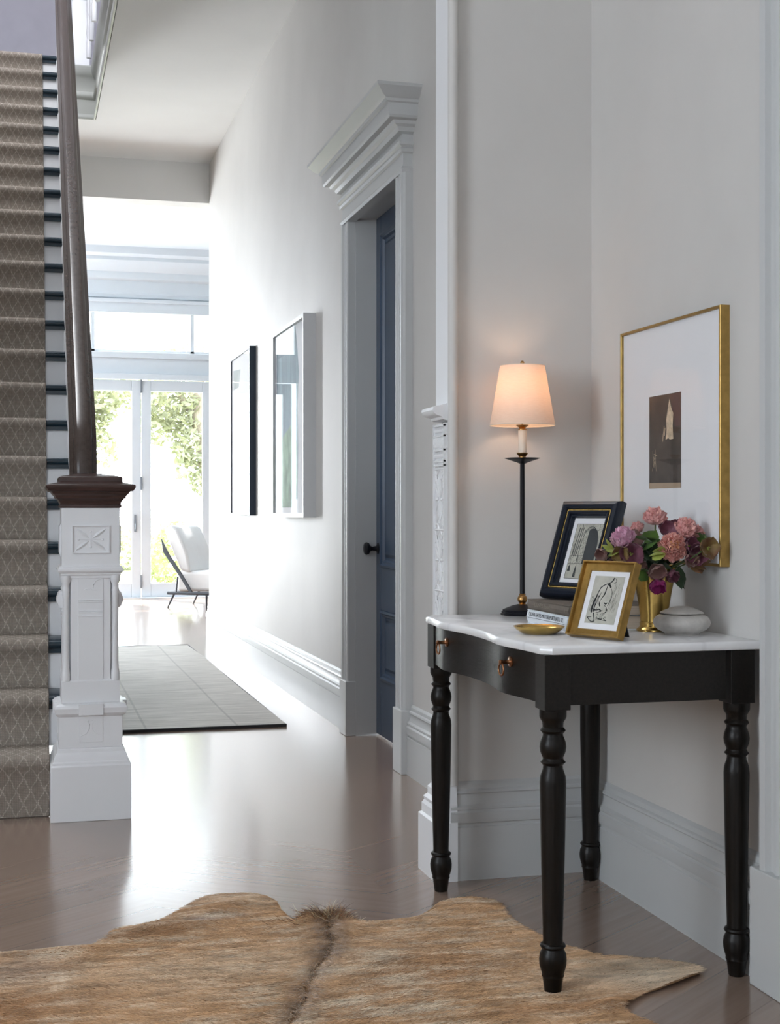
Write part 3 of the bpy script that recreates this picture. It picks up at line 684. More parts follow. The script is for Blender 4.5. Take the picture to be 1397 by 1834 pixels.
# face -x : rotate a frame facing -y by -90 degrees (its +x side goes to -y)
def wall_frame(name, x, y0, y1, z0, z1, label, cat='picture', group=None):
    return empty(name, (x, (y0 + y1) / 2, z0), R(-90), label, cat, group), y1 - y0, z1 - z0
# white deep box frame
m_wframe = M('white_lacquer_frame', (.60, .61, .62), .4, var=.02)
t, w, h = wall_frame('framed_picture', XW, 7.19, 8.13, 1.015, 2.10, 'large white box framed landscape picture in the hallway')
MB().loops(frame_ring(w, h, [(0, 0), (0, .068), (.022, .068), (.022, .050), (.022, .044)]), cap0=True, cap1=False).build('frame', m_wframe, t)
MB().box(-w / 2 + .02, w / 2 - .02, -.046, -.040, .02, h - .02).build('sheet', m_mat, t)
m_pblue = M('misty_blue_print', (.20, .29, .33), .8, var=.25, scale=3, stretch=(6, 1, .6))
m_pgreen = M('misty_green_print', (.22, .34, .22), .8, var=.5, scale=9)
m_pdark = M('slate_print', (.14, .20, .23), .8, var=.15, scale=3)
mb = MB(); yq = -.0465
mb.add([(-w / 2 + .03, yq, .10), (.20, yq, .10), (.22, yq, .40), (.20, yq, .62), (.24, yq, .80), (.14, yq, 1.055), (-w / 2 + .03, yq, 1.055)], [(0, 1, 2, 3, 4, 5, 6)]); mb.build('print', m_pblue, t)
mb = MB(); mb.add([(-w / 2 + .03, yq - .0006, .055), (.14, yq - .0006, .055), (.20, yq - .0006, .20), (.19, yq - .0006, .40), (.02, yq - .0006, .52), (-.2, yq - .0006, .47), (-w / 2 + .03, yq - .0006, .42)], [tuple(range(7))]); mb.build('print', m_pgreen, t)
mb = MB(); mb.add([(-w / 2 + .03, yq - .0006, .93), (.19, yq - .0006, .93), (.13, yq - .0006, 1.06), (-w / 2 + .03, yq - .0006, 1.06)], [(0, 1, 2, 3)]); mb.build('print', m_pdark, t)
MB().box(-w / 2 + .022, w / 2 - .022, -.060, -.058, .022, h - .022).build('glass', m_pglass, t)
t, w, h = wall_frame('framed_picture', XW, 9.14, 10.02, 1.02, 2.15, 'large dark framed pale floral picture farther down the hallway')
MB().loops(frame_ring(w, h, [(0, 0), (0, .045), (.016, .045), (.016, .03)]), cap1=False).build('frame', M('blue_black_frame', (.012, .025, .045), .4), t)
MB().box(-w / 2 + .012, w / 2 - .012, -.034, -.028, .012, h - .012).build('sheet', m_mat, t)
mb = MB(); mb.ico((.16, -.034, .26), .085, 12, 8, (1, .02, 1)); mb.build('print', M('rose_print', (.70, .36, .36), .8, var=.25, scale=25), t); mb = MB(); mb.ico((.24, -.034, .20), .05, 10, 6, (1, .02, 1)); mb.build('print', M('faded_rose_print', (.70, .36, .36), .8, var=.25, scale=25), t)
mb = MB(); mb.add([(-.36, -.035, .9), (-.1, -.035, .9), (-.02, -.035, 1.02), (-.36, -.035, 1.04)], [(0, 1, 2, 3)]).build('print', M('grey_print', (.40, .44, .43), .8, var=.2), t)
MB().add([(.02, -.035, .25), (.06, -.035, .25), (.14, -.035, .52), (.08, -.035, .5)], [(0, 1, 2, 3)]).build('print', M('grey_green_print', (.30, .38, .32), .8, var=.2), t)
MB().box(-w / 2 + .014, w / 2 - .014, -.042, -.040, .014, h - .014).build('glass', m_pglass, t)
# gold framed print on the right wall
t, w, h = wall_frame('framed_print', XR, 2.945, 3.510, .918, 1.536, 'gold framed dark print in a wide white mount on the wall above the table')
MB().loops(frame_ring(w, h, [(0, 0), (0, .024), (.001, .025), (.006, .025), (.007, .024), (.007, .017)]), cap1=False).build('frame', m_goldframe, t)
MB().box(-w / 2 + .005, w / 2 - .005, -.017, -.012, .005, h - .005).build('mount', m_mat, t)
MB().box(-w / 2 + .006, w / 2 - .006, -.0215, -.0205, .006, h - .006).build('glass', m_pglass, t)
yc = (2.945 + 3.51) / 2
def wy(y): return yc - y
u0, u1, v0, v1 = wy(3.340), wy(3.160), .190, .431
mb = MB().box(u0, u1, -.0180, -.017, v0, v1); pr = mb.build('print', M('sepia_black_print', (.055, .045, .040), .7, var=.4, scale=25), t)
ys_ = -.0184
MB().add([(u0, ys_, v0), (u1, ys_, v0), (u1, ys_, v0 + .013), (u0, ys_, v0 + .015)], [(0, 1, 2, 3)]).build('print', M('tan_print_ink', (.40, .30, .21), .8), t)
MB().add([(u1 - .060, ys_, v1 - .002), (u1, ys_, v1 - .001), (u1, ys_, v1 - .085), (u1 - .030, ys_, v1 - .085)], [(0, 1, 2, 3)]).build('print', M('maroon_print_ink', (.085, .045, .045), .8), t)
mb = MB()
pl_ = [(.110, .205), (.118, .228), (.128, .205), (.140, .190), (.136, .160), (.140, .125), (.120, .124), (.112, .128), (.104, .126), (.096, .124), (.102, .150), (.100, .175)]
mb.add([(u0 + a * 1.0, ys_ - .0003, v0 + b_ * 1.0) for a, b_ in pl_], [tuple(range(len(pl_)))])
for (a, b_) in ((.08, .12), (.085, .14), (.09, .135)): ribbon(mb, [(u0 + a, v0 + b_), (u0 + a + .004, v0 + b_ + .02)], .0015, ys_ - .0004)
for k in range(9): ribbon(mb, [(u0 + rnd.uniform(.015, .05), v0 + rnd.uniform(.04, .11)), (u0 + rnd.uniform(.02, .05), v0 + rnd.uniform(.04, .11))][:1] * 1 + [(u0 + rnd.uniform(.02, .04), v0 + rnd.uniform(.06, .10))], .0006, ys_ - .0003)
mb.build('print', M('cream_print_ink', (.60, .48, .34), .8, var=.3, scale=60), t)

# ------------------------------------------------------------------ console table
TZ = .758
tb = empty('console_table', (1.34, 3.25, 0), 0, 'black console table with turned legs and a white marble top', 'table')
TO = Matrix.Translation((-1.34, -3.25, 0))
def serp(y, base, amp):
    t_ = (y - 3.25) / .41
    return base - amp * (math.exp(-((abs(t_) - .56) / .26) ** 2) - .12) * (1 if abs(t_) < 1.2 else 0)
# marble top with a softly rounded front
def top_outline(inset):
    pts = []
    n = 44
    y0, y1, x1 = 2.788 + inset, 3.715 - inset, 1.606 - inset
    for k in range(n + 1):
        y = y1 - (y1 - y0) * k / n
        x = serp(y, 1.078, .017) + inset
        e = min(y - y0, y1 - y); r = .035 if y1 - y < .2 else .022
        if e < r: x += r - math.sqrt(max(0, r * r - (r - e) ** 2))
        pts.append((x, y))
    pts += [(x1, y0), (x1, y1)]
    return pts
mb = MB(); mb.loops([[(x, y, z) for x, y in top_outline(i_)] for z, i_ in ((TZ - .020, .005), (TZ - .0185, .0015), (TZ - .014, 0), (TZ - .007, 0), (TZ - .0025, .002), (TZ, .006))])
mb.tf(TO); mt = mb.build('marble_top', m_marble, tb, smooth=35)
# apron
mb = MB(); n = 48
def apx(y): return serp(y, 1.090, .022)
outer = [(apx(2.853 + (3.640 - 2.853) * k / n), 2.853 + (3.640 - 2.853) * k / n) for k in range(n + 1)]
inner = [(x + .02, y) for x, y in outer[::-1]]
mb.prism(outer + inner, 'z', .630, TZ - .020)
tag(mb.tf(TO).build('drawer_front', m_table, tb, smooth=30), 'serpentine drawer front')
mb = MB().box(1.145, 1.52, 2.798, 2.818, .628, TZ - .020); mb.tf(TO).build('side_apron', m_table, tb)
mb = MB().box(1.145, 1.52, 3.664, 3.684, .628, TZ - .020); mb.tf(TO).build('side_apron', m_table, tb)
mb = MB().box(1.575, 1.59, 2.86, 3.64, .628, TZ - .020); mb.tf(TO).build('back_apron', m_table, tb)
LP = [(0, .0175), (.004, .0185), (.034, .0225), (.037, .0245), (.043, .0240), (.050, .0265), (.062, .0295), (.074, .0302), (.086, .0285), (.094, .0245), (.097, .0235), (.099, .0265), (.103, .0285), (.107, .0265), (.109, .0220), (.116, .0215), (.20, .0238), (.33, .0268), (.42, .0285), (.458, .0290), (.472, .0278), (.482, .0245), (.488, .0222), (.496, .0215), (.499, .0240), (.503, .0280), (.507, .0240), (.512, .0222), (.518, .0250), (.526, .0280), (.536, .0292), (.546, .0280), (.556, .0245), (.561, .0222), (.566, .0225), (.569, .0260), (.572, .0280), (.576, .0255), (.579, .0225), (.590, .0235), (.598, .0285), (.602, .0298), (.618, .0300)]
for i, (lx, ly) in enumerate(((1.116, 2.822), (1.116, 3.658), (1.560, 2.822), (1.560, 3.658))):
    lg = MB().lathe(LP if i < 3 else LP[:19] + [(.470, .0285), (.60, .0285), (.612, .024), (.625, .022)], n=36).tf(Matrix.Translation((lx - 1.34, ly - 3.25, 0))).build('leg', m_leg, tb, smooth=35)
    cbx = MB().box(-.030, .030, -.030, .030, .618, TZ - .0195).tf(Matrix.Translation((lx - 1.34, ly - 3.25, 0))).build('corner_block', m_table, lg, bevel=.0015)
m_pull = M('antique_copper', (.36, .17, .085), .3, 1.0, var=.2)
for y in (3.458, 2.975):
    x = apx(y)
    ax = (apx(y + .01) - apx(y - .01)) / .02
    mb = MB().lathe([(0, .012), (.003, .012), (.004, .006), (.006, .0045), (.020, .0042), (.022, .0058), (.028, .0058), (.030, .003)], n=16)
    mb.tf(Matrix.Rotation(R(-90), 4, 'Y'))
    mb.ring((-.0245, 0, -.0165), .0135, .0022, 'x', 24, 8, 1, 1)
    mb.tf(Matrix.Rotation(math.atan(-ax) * .6, 4, 'Z')); mb.tf(TO @ Matrix.Translation((x, y, .706))).build('ring_pull', m_pull, tb, smooth=50)

# ------------------------------------------------------------------ things on the table
lp = empty('table_lamp', (1.354, 3.655, TZ), 0, 'slim black candlestick lamp with a cream tapered shade', 'lamp')
mb = MB()
mb.loops([[(r * math.cos(math.pi * (2 * j + 1) / 12), r * math.sin(math.pi * (2 * j + 1) / 12), z) for j in range(12)] for z, r in [(0, .060), (.004, .062), (.006, .058), (.010, .059), (.012, .055), (.015, .056), (.018, .050), (.026, .030), (.030, .014)]])
mb.build('base', m_blackm, lp, smooth=25)
MB().lathe([(.026, .010), (.028, .0125), (.030, .011), (.033, .0075), (.037, .012), (.044, .0145), (.051, .0125), (.055, .0085), (.058, .0095), (.060, .0075)], n=24).build('brass_knop', m_brass, lp, smooth=50)
MB().lathe([(.058, .0072), (.43, .0066), (.436, .009)], n=20).build('stem', m_blackm, lp, smooth=60)
MB().lathe([(.424, .007), (.428, .016), (.434, .034), (.4395, .050), (.4405, .0505), (.4385, .044), (.434, .010), (.4345, .003)], n=40).build('drip_dish', m_blackm, lp, smooth=60)
MB().lathe([(.434, .010), (.436, .014), (.439, .011), (.444, .0095), (.449, .0125), (.452, .0155), (.455, .0155), (.456, .009)], n=28).build('brass_collar', m_brass, lp, smooth=50)
MB().lathe([(.517, .009), (.518, .013), (.521, .013), (.522, .008), (.526, .010), (.530, .016), (.533, .018), (.534, .006)], n=28).build('brass_collar', m_brass, lp, smooth=50)
MB().lathe([(.455, .0118), (.518, .0122)], n=28).build('candle_sleeve', m_candle, lp, smooth=60)
sh = MB().lathe([(.5315, .0915), (.699, .0630), (.699, .0622), (.5315, .0907), (.5315, .0915)], n=64, cap=False).build('lamp_shade', m_shade, lp, smooth=60)
MB().ring((0, 0, .6985), .0626, .0012, 'z', 48, 6).build('shade_rim', m_candle, sh, smooth=60)
MB().ring((0, 0, .5320), .0911, .0012, 'z', 48, 6).build('shade_rim', m_candle, sh, smooth=60)
mb = MB(); 
for k in range(3):
    a = 2 * math.pi * k / 3 + .4; mb.tube([(.004 * math.cos(a), .004 * math.sin(a), .690), (.0625 * math.cos(a), .0625 * math.sin(a), .697)], .0012, 6)
mb.tube([(0, 0, .53), (0, 0, .702)], .0025, 8).lathe([(.700, .003), (.703, .0055), (.709, .006), (.713, .003)], n=12).build('finial', m_brass, lp, smooth=60)
bm_ = M('frosted_bulb', (.9, .88, .85), .6)
MB().lathe([(.545, .006), (.56, .012), (.575, .018), (.59, .018), (.603, .010), (.610, .002)], n=20).build('bulb', bm_, lp, smooth=60)
pd = bpy.data.lights.new('lamp_bulb', 'POINT'); pd.energy = .62; pd.color = (1.0, .66, .44); pd.shadow_soft_size = .022
po = bpy.data.objects.new('lamp_bulb', pd); COL.objects.link(po); po.location = (1.354, 3.655, TZ + .632)

# books
def book(name, x0, x1, y0, y1, z0, th, cover, label, group, ct=.0022, hollow=.004):
    t = empty(name, ((x0 + x1) / 2, (y0 + y1) / 2, z0), 0, label, 'book', group)
    w, d = (x1 - x0) / 2, (y1 - y0) / 2
    mb = MB().box(-w, w, -d, d, 0, ct).box(-w, w, -d, d, th - ct, th)
    mb.prism([(-w + .004, 0), (-w + .0005, th * .15), (-w - .0025, th * .5), (-w + .0005, th * .85), (-w + .004, th)], 'y', -d, d)
    mb.build('cover', cover, t, bevel=.0008)
    MB().box(-w + .003, w - hollow, -d + .003, d - .003, ct, th - ct).build('pages', m_paper, t)
    return t
m_bwhite = M('white_book_jacket', (.70, .74, .78), .4, var=.02)
m_bgrey = M('taupe_book_cloth', (.135, .112, .092), .85, var=.1, scale=40, bumpk=.25, bscale=300)
ZB1 = TZ; TH1 = .0355; TH2 = .0265
b1 = book('book', 1.273, 1.50, 3.125, 3.400, ZB1, TH1, m_bwhite, 'white art book with black spine lettering, lowest in the stack on the marble', 'stacked books on the table')
b2 = book('book', 1.276, 1.515, 3.120, 3.403, ZB1 + TH1, TH2, m_bgrey, 'taupe cloth book lying on the white book under the black frame', 'stacked books on the table')
m_ink = M('black_ink', (.02, .025, .03), .7); m_faint = M('faded_gilt_ink', (.24, .21, .17), .6)
def spine_text(parent, body, x, y, z, size, mat, sx=1.0):
    cu = bpy.data.curves.new('spine_lettering', 'FONT'); cu.body = body; cu.size = size; cu.align_x = 'CENTER'; cu.align_y = 'CENTER'; cu.extrude = .0002; cu.space_character = 1.05
    o = bpy.data.objects.new('spine_lettering', cu); COL.objects.link(o); o.parent = parent; cu.materials.append(mat)
    bpy.context.view_layer.update(); me = bpy.data.meshes.new_from_object(o.evaluated_get(bpy.context.evaluated_depsgraph_get()))
    bpy.data.objects.remove(o); o = bpy.data.objects.new('spine_lettering', me); COL.objects.link(o); o.parent = parent
    if not me.materials: me.materials.append(mat)
    o.rotation_euler = (R(90), 0, R(-90)); o.location = (x, y, z); o.scale = (sx, 1, 1); return o
w1 = (1.50 - 1.273) / 2
spine_text(b1, 'OLIVER HAYES MOTOR PORTRAITS  IZ', -w1 - .0028, .0, .0245, .0150, m_ink, .86)
MB().box(-w1 - .0028, -w1 - .0015, -.125, .13, .0150, .0158).build('spine_rule', m_ink, b1)
w2 = (1.515 - 1.276) / 2
spine_text(b2, 'COUNTESS Ellsworth', -w2 - .0028, .030, .0145, .0140, m_faint, .85)
spine_text(b2, 'E', -w2 - .0028, -.118, .0135, .011, m_faint)

# leaning frames
def leaner(name, bl, z, rot, lean, w, h, prof, mat, label, sheet_y, sheet_in):
    d = Vector((math.cos(R(rot)), math.sin(R(rot)), 0))
    c = Vector((bl[0], bl[1], z)) + d * w / 2
    t = empty(name, c, R(rot), label, 'picture frame')
    T = Matrix.Rotation(R(-lean), 4, 'X')
    MB().loops(frame_ring(w, h, prof), cap1=False).tf(T).build('frame', mat, t, smooth=25)
    sh = MB().box(-w / 2 + sheet_in - .003, w / 2 - sheet_in + .003, sheet_y - .0, sheet_y + .003, sheet_in - .003, h - sheet_in + .003).tf(T).build('mount', m_mat, t)
    # easel strut behind
    ft = (T @ Vector((0, 0, h * .72))); fy = ft.y + .018
    zz = ft.z
    MB().loops([[(-.02, ft.y - .002, zz), (.02, ft.y - .002, zz), (.02, ft.y + .002, zz), (-.02, ft.y + .002, zz)], [(-.03, ft.y + .03, .001), (.03, ft.y + .03, .001), (.03, ft.y + .034, .001), (-.03, ft.y + .034, .001)]]).build('easel_back', m_blackm, t)
    return t, T
BW, BH = .200, .266
tb1, T1 = leaner('black_picture_frame', (1.320, 3.400), TZ + TH1 + TH2 + .0008, -64.8, 21.0, BW, BH,
    [(0, 0), (0, .016), (.002, .022), (.007, .028), (.014, .031), (.020, .030), (.0235, .026), (.0245, .022), (.029, .022), (.0300, .026), (.0335, .027), (.0365, .024), (.038, .018), (.0415, .017), (.0425, .012), (.0435, .006)], m_blackframe,
    'black moulded picture frame with gold beading standing on the stacked books', -.006, .043)
mb = MB()
for side in range(4):
    n_ = 60 if side % 2 else 44
    for k in range(n_):
        f_ = (k + .5) / n_; i_ = .0268
        x, z = [(-BW / 2 + i_ + (BW - 2 * i_) * f_, i_), (BW / 2 - i_, i_ + (BH - 2 * i_) * f_), (BW / 2 - i_ - (BW - 2 * i_) * f_, BH - i_), (-BW / 2 + i_, BH - i_ - (BH - 2 * i_) * f_)][side]
        mb.ico((x, -.0225, z), .0026, 6, 4)
mb.tf(T1).build('beading', m_gold, tb1, smooth=60)
# etching of a pointed arch (plain generic arcade)
sy = -.0065
m_etch = M('etching_paper', (.46, .45, .38), .8, var=.2, scale=20); m_etchd = M('etching_ink', (.025, .03, .033), .8, var=.3, scale=30)
ew0, ew1, ez0, ez1 = -.042, .050, .056, .206
MB().box(ew0, ew1, sy - .0006, sy, ez0, ez1).tf(T1).build('print', m_etch, tb1)
mb = MB(); rr2 = random.Random(5); yk = sy - .0010
def arch(cx, half, z0, zs, zt, n=10):
    pts = [(cx - half, z0), (cx - half, zs)]
    for k in range(1, n + 1): f_ = k / n; pts.append((cx - half * math.cos(f_ * math.pi / 2) ** .8, zs + (zt - zs) * math.sin(f_ * math.pi / 2)))
    r_ = [(2 * cx - a, b_) for a, b_ in pts[::-1]][1:]
    return pts + r_
A_ = arch(.012, .026, ez0 + .045, ez0 + .085, ez1 - .008)
for off_, wd in ((0, .0008),): ribbon(mb, A_, wd, yk)
inn = [(x * .98 + .012 * .02 + .006, z) for x, z in A_ if x > -.003]
mb.add([(x, yk - .0002, z - .004) for x, z in inn] + [(.004, yk - .0002, ez0 + .04)], [tuple(range(len(inn) + 1))])
for (x, z, w_, h_) in ((-.012, ez0 + .004, .0045, .034), (.016, ez0 + .003, .008, .034), (.030, ez0 + .004, .005, .028), (-.034, ez0 + .02, .005, .018)):
    mb.add([(x - w_, yk, z), (x + w_, yk, z), (x + w_ * .7, yk, z + h_ * .6), (x + w_ * .2, yk, z + h_), (x - w_ * .5, yk, z + h_ * .7)], [(0, 1, 2, 3, 4)])
for k in range(260):
    x = rr2.uniform(ew0, ew1 - .004); z = rr2.uniform(ez0 + .035, ez1 - .004); a = rr2.choice((1.1, 1.7, 2.0, .4)); l_ = rr2.uniform(.004, .016)
    ribbon(mb, [(x, z), (min(ew1, max(ew0, x + l_ * math.cos(a))), min(ez1, z + l_ * math.sin(a)))], .00028, yk)
for z in (ez0 + .040, ez0 + .062): ribbon(mb, [(ew0, z), (ew1, z + .002)], .0005, yk)
for x in (-.035, -.022, -.028): ribbon(mb, [(x, ez0 + .06), (x + .006, ez1 - .01)], .0012, yk)
ribbon(mb, [(ew0, ez0), (ew1, ez0), (ew1, ez1), (ew0, ez1), (ew0, ez0)], .0006, yk)
mb.tf(T1).build('print', m_etchd, tb1)
MB().box(-BW / 2 + .042, BW / 2 - .042, -.0100, -.0095, .042, BH - .042).tf(T1).build('glass', m_pglass, tb1)

GW, GH = .158, .180
tb2, T2 = leaner('gold_picture_frame', (1.229, 2.995), TZ + .0005, -65.0, 20.6, GW, GH,
    [(0, 0), (0, .0215), (.0008, .022), (.003, .022), (.0038, .021), (.0045, .012), (.019, .009), (.0205, .006)], m_golddark,
    'small gold picture frame with an ink figure drawing, leaning at the front of the table', -.006, .020)
ew0, ew1, ez0, ez1 = -.043, .046, .034, .148
MB().box(ew0, ew1, -.0067, -.006, ez0, ez1).tf(T2).build('print', M('drawing_paper', (.47, .46, .40), .8, var=.12, scale=30), tb2)
mb = MB(); yk = -.0071
def S(pts, wd):
    ribbon(mb, [(ew0 + a * (ew1 - ew0), ez0 + b_ * (ez1 - ez0)) for a, b_ in pts], wd, yk)
S([(.66, .97), (.64, .92), (.60, .88), (.54, .85), (.48, .83)], [.0012, .0022, .0012, .002, .001])
S([(.66, .96), (.72, .95), (.76, .91), (.74, .87), (.68, .86)], .0006); S([(.75, .88), (.72, .86)], .0011)
S([(.48, .84), (.36, .80), (.28, .75), (.24, .66), (.20, .54), (.16, .42), (.14, .32), (.16, .22)], [.0008, .0012, .0014, .001, .002, .0026, .003, .0015])
S([(.50, .84), (.58, .80), (.62, .76), (.56, .82)], .0022)
S([(.50, .82), (.48, .70), (.46, .62), (.42, .56), (.36, .48), (.36, .40), (.40, .36)], [.0008, .0012, .002, .001, .0007, .0018, .0014])
S([(.34, .66), (.30, .56), (.26, .44), (.22, .34), (.20, .24)], [.0004, .0009, .0006, .0014, .001])
S([(.64, .74), (.70, .66), (.72, .56), (.68, .46), (.64, .38)], [.0004, .0005, .0005, .0009, .0006])
S([(.50, .44), (.56, .42), (.62, .44), (.54, .38), (.60, .36), (.66, .30), (.64, .24), (.54, .20)], [.001, .0018, .001, .0006, .0005, .0008, .001, .0006])
S([(.20, .28), (.30, .28), (.40, .30), (.48, .26), (.40, .24), (.30, .22)], [.0016, .0012, .0018, .0012, .0005, .0005])
S([(.24, .22), (.26, .14), (.30, .10), (.32, .04), (.22, .03), (.14, .07), (.06, .12), (.20, .13)], [.002, .001, .0008, .0016, .0012, .0009, .001, .0006])
S([(.36, .12), (.46, .10), (.58, .08), (.72, .07), (.60, .11), (.66, .15)], [.0006, .0014, .0008, .001, .0005, .0006])
for k in range(70):
    a = rr2.gauss(.2, .06); b_ = rr2.uniform(.22, .55); S([(a, b_), (a + rr2.uniform(-.03, .05), b_ + rr2.uniform(.02, .07))], .0003)
for k in range(50):
    a = rr2.uniform(.66, .92); b_ = rr2.uniform(.2, .8); S([(a, b_), (a + .02, b_ + .10)], .00016)
for k in range(40):
    a = rr2.uniform(.25, .7); b_ = rr2.uniform(.08, .3); S([(a, b_), (a + rr2.uniform(-.05, .06), b_ + rr2.uniform(-.02, .04))], .0004)
mb.tf(T2).build('print', m_etchd, tb2)
MB().box(-GW / 2 + .018, GW / 2 - .018, -.0088, -.0084, .018, GH - .018).tf(T2).build('glass', m_pglass, tb2)

# bowl, vase, jar
bw = MB().lathe([(0, .020), (0, .036), (.002, .041), (.010, .054), (.0175, .0605), (.0185, .0608), (.0185, .0596), (.011, .052), (.004, .040), (.002, .030), (.002, .001)], n=56)
o = bw.build('brass_dish', m_gold, smooth=50, loc=(1.185, 3.085, TZ)); tag(o, 'shallow polished brass dish in front of the books', 'dish')
VX, VY = 1.484, 3.088
vz = empty('vase', (VX, VY, TZ), 0, 'flared gold vase holding the flowers', 'vase')
n_ = 40
def flute(j): return 1 + .018 * math.cos(j * 2 * math.pi * 8 / 80)
prof = [(.024, .0335), (.04, .0345), (.07, .0385), (.10, .0440), (.13, .0500), (.160, .0560), (.1605, .0552), (.12, .047), (.03, .030), (.028, .002)]
MB().loops([[(r * flute(j) * math.cos(2 * math.pi * j / 80), r * flute(j) * math.sin(2 * math.pi * j / 80), z) for j in range(80)] for z, r in prof], True, False, True).build('body', m_gold, vz, smooth=60)
MB().lathe([(0, .036), (0, .0415), (.003, .0425), (.006, .0405), (.009, .036), (.013, .034), (.017, .0345), (.020, .0345), (.024, .0325), (.026, .031)], n=48).build('foot', m_gold, vz, smooth=60)
jr = empty('stone_jar', (1.503, 2.978, TZ), 0, 'squat pale grey stoneware jar with a flat domed lid', 'jar')
MB().lathe([(0, .030), (0, .0395), (.003, .0395), (.006, .043), (.012, .056), (.020, .0645), (.028, .0672), (.036, .0652), (.043, .0600), (.0475, .0520), (.0485, .046), (.0485, .042), (.046, .040), (.03, .058), (.008, .04), (.006, .001)], n=64).build('body', m_stone, jr, smooth=60)
MB().lathe([(.0487, .044), (.0500, .0480), (.0505, .0505), (.0520, .0512), (.0532, .0500), (.058, .040), (.063, .028), (.0662, .016), (.0675, .004)], n=64).build('lid', m_stone, jr, smooth=60)

# ------------------------------------------------------------------ flowers
def petalm(name, c, c2, tl=.25, sc=30):
    m, nt, b = nmat(name)
    f = noise_tex(nt, coords(nt), sc, 4)
    L(nt, ramp(nt, f, [(.32, c), (.68, c2)]), b.inputs['Base Color']); b.inputs['Roughness'].default_value = .6
    b.inputs['Sheen Weight'].default_value = .2
    t = N(nt, 'ShaderNodeBsdfTranslucent'); t.inputs[0].default_value = tuple(c2) + (1,)
    x = N(nt, 'ShaderNodeMixShader'); x.inputs[0].default_value = tl
    L(nt, b.outputs[0], x.inputs[1]); L(nt, t.outputs[0], x.inputs[2]); L(nt, x.outputs[0], nt.nodes['Material Output'].inputs[0]); return m
p_peach = petalm('peach_pink_petal', (.78, .38, .33), (.90, .56, .50)); p_rose = petalm('dusty_rose_petal', (.70, .32, .31), (.86, .52, .49))
p_mauve = petalm('mauve_pink_petal', (.68, .34, .50), (.86, .60, .72)); p_apric = petalm('apricot_petal', (.72, .34, .14), (.80, .46, .26))
p_burg = petalm('burgundy_sepal', (.13, .035, .06), (.24, .08, .12), .15, 40); p_bronze = petalm('bronze_green_sepal', (.15, .055, .03), (.26, .18, .05), .15, 40)
p_mag = petalm('magenta_sepal', (.30, .01, .14), (.42, .03, .22), .2, 40); p_lime = petalm('lime_leaf', (.36, .42, .07), (.52, .58, .14), .3, 40)
p_green = petalm('mid_green_leaf', (.05, .12, .02), (.12, .22, .04), .2, 40); p_dark = petalm('dark_green_leaf', (.012, .035, .012), (.03, .07, .02), .12, 40)
p_dusky = petalm('dusky_pink_sepal', (.26, .12, .12), (.38, .24, .20), .2, 40)
p_stem = petalm('stem_green', (.07, .12, .03), (.12, .18, .05), .1)
CAMV = Vector((0, 0, 1.05))
def cupped(mb, T, width, length, curl, cup, ruffle=0, nseg=6, nside=4, seed=0):
    """petal growing along +z from the origin, concave towards -y"""
    rn = random.Random(seed); ph = rn.uniform(0, 6)
    vs = []; fs = []
    for i in range(nseg + 1):
        t_ = i / nseg; wv2 = width * (math.sin(math.pi * min(1, .12 + t_ * .80)) ** .75)
        ang = curl * t_
        z = length * (math.sin(ang) / curl if curl else t_); y = length * ((1 - math.cos(ang)) / curl if curl else 0)
        for j in range(-nside, nside + 1):
            s_ = j / nside
            zz = z - abs(s_) ** 2 * length * .10 * t_ + ruffle * math.sin(s_ * 7 + ph) * t_
            vs.append(T @ Vector((wv2 * s_, -y - cup * wv2 * s_ * s_ + ruffle * math.cos(s_ * 9 + ph) * t_, zz)))
    m_ = 2 * nside + 1
    for i in range(nseg):
        for j in range(m_ - 1): a = i * m_ + j; fs.append((a, a + 1, a + m_ + 1, a + m_))
    mb.add(vs, fs)
def orient(pos, direction, roll=0):
    q = Vector(direction).normalized().to_track_quat('Z', 'Y')
    return Matrix.Translation(Vector(pos)) @ q.to_matrix().to_4x4() @ Matrix.Rotation(roll, 4, 'Z')
VB = Vector((VX, VY, TZ + .05))
def stem(parent, pos):
    p = Vector(pos); a = Vector((VX + (p.x - VX) * .22, VY + (p.y - VY) * .22, TZ + .150)); b_ = VB + Vector(((p.x - VX) * .05, (p.y - VY) * .05, 0))
    pts = [b_ - p, a - p, (a - p) * .45 + Vector((0, 0, -.006)), Vector((0, 0, 0))]
    MB().tube(pts, .0018, 6).build('stem', p_stem, parent, smooth=60)
def ranunculus(name, pos, direction, r, mat, inner, label, seed, openn=.0, cat='rose'):
    t = empty(name, pos, 0, label, cat, 'pink roses in the vase')
    T = orient((0, 0, 0), direction, seed); mb = MB(); mi = MB(); rn = random.Random(seed)
    layers = [(.16, 4, .10), (.28, 6, .22), (.40, 7, .36), (.52, 9, .50), (.64, 11, .66), (.76, 12, .84), (.88, 13, 1.02), (.98, 14, 1.22), (1.04, 13, 1.45)]
    for li, (rad, n, tilt) in enumerate(layers):
        for k in range(n):
            a = 2 * math.pi * (k + .5 * (li % 2)) / n + rn.uniform(-.18, .18); tl_ = tilt + openn * rad + rn.uniform(-.10, .10)
            # petal root around the receptacle, leaning outward then curling in
            base = Matrix.Rotation(a, 4, 'Z') @ Matrix.Translation((0, r * .10 * rad, -r * .55 + (1 - rad) * r * .25)) @ Matrix.Rotation(-tl_, 4, 'X')
            cupped(mi if li < 2 else mb, T @ base, r * (.24 + .17 * rad), r * (1.30 - .10 * rad) * rn.uniform(.93, 1.05), 1.15 - openn * .35, .55, r * .06, seed=rn.random())
    mb.build('outer_petals', mat, t, smooth=60); mi.build('inner_petals', inner, t, smooth=60)
    MB().lathe([(-r * .62, r * .10), (-r * .5, r * .30), (-r * .35, r * .35), (0, r * .15)], n=10).tf(T).build('calyx', p_green, t)
    stem(t, pos); return t
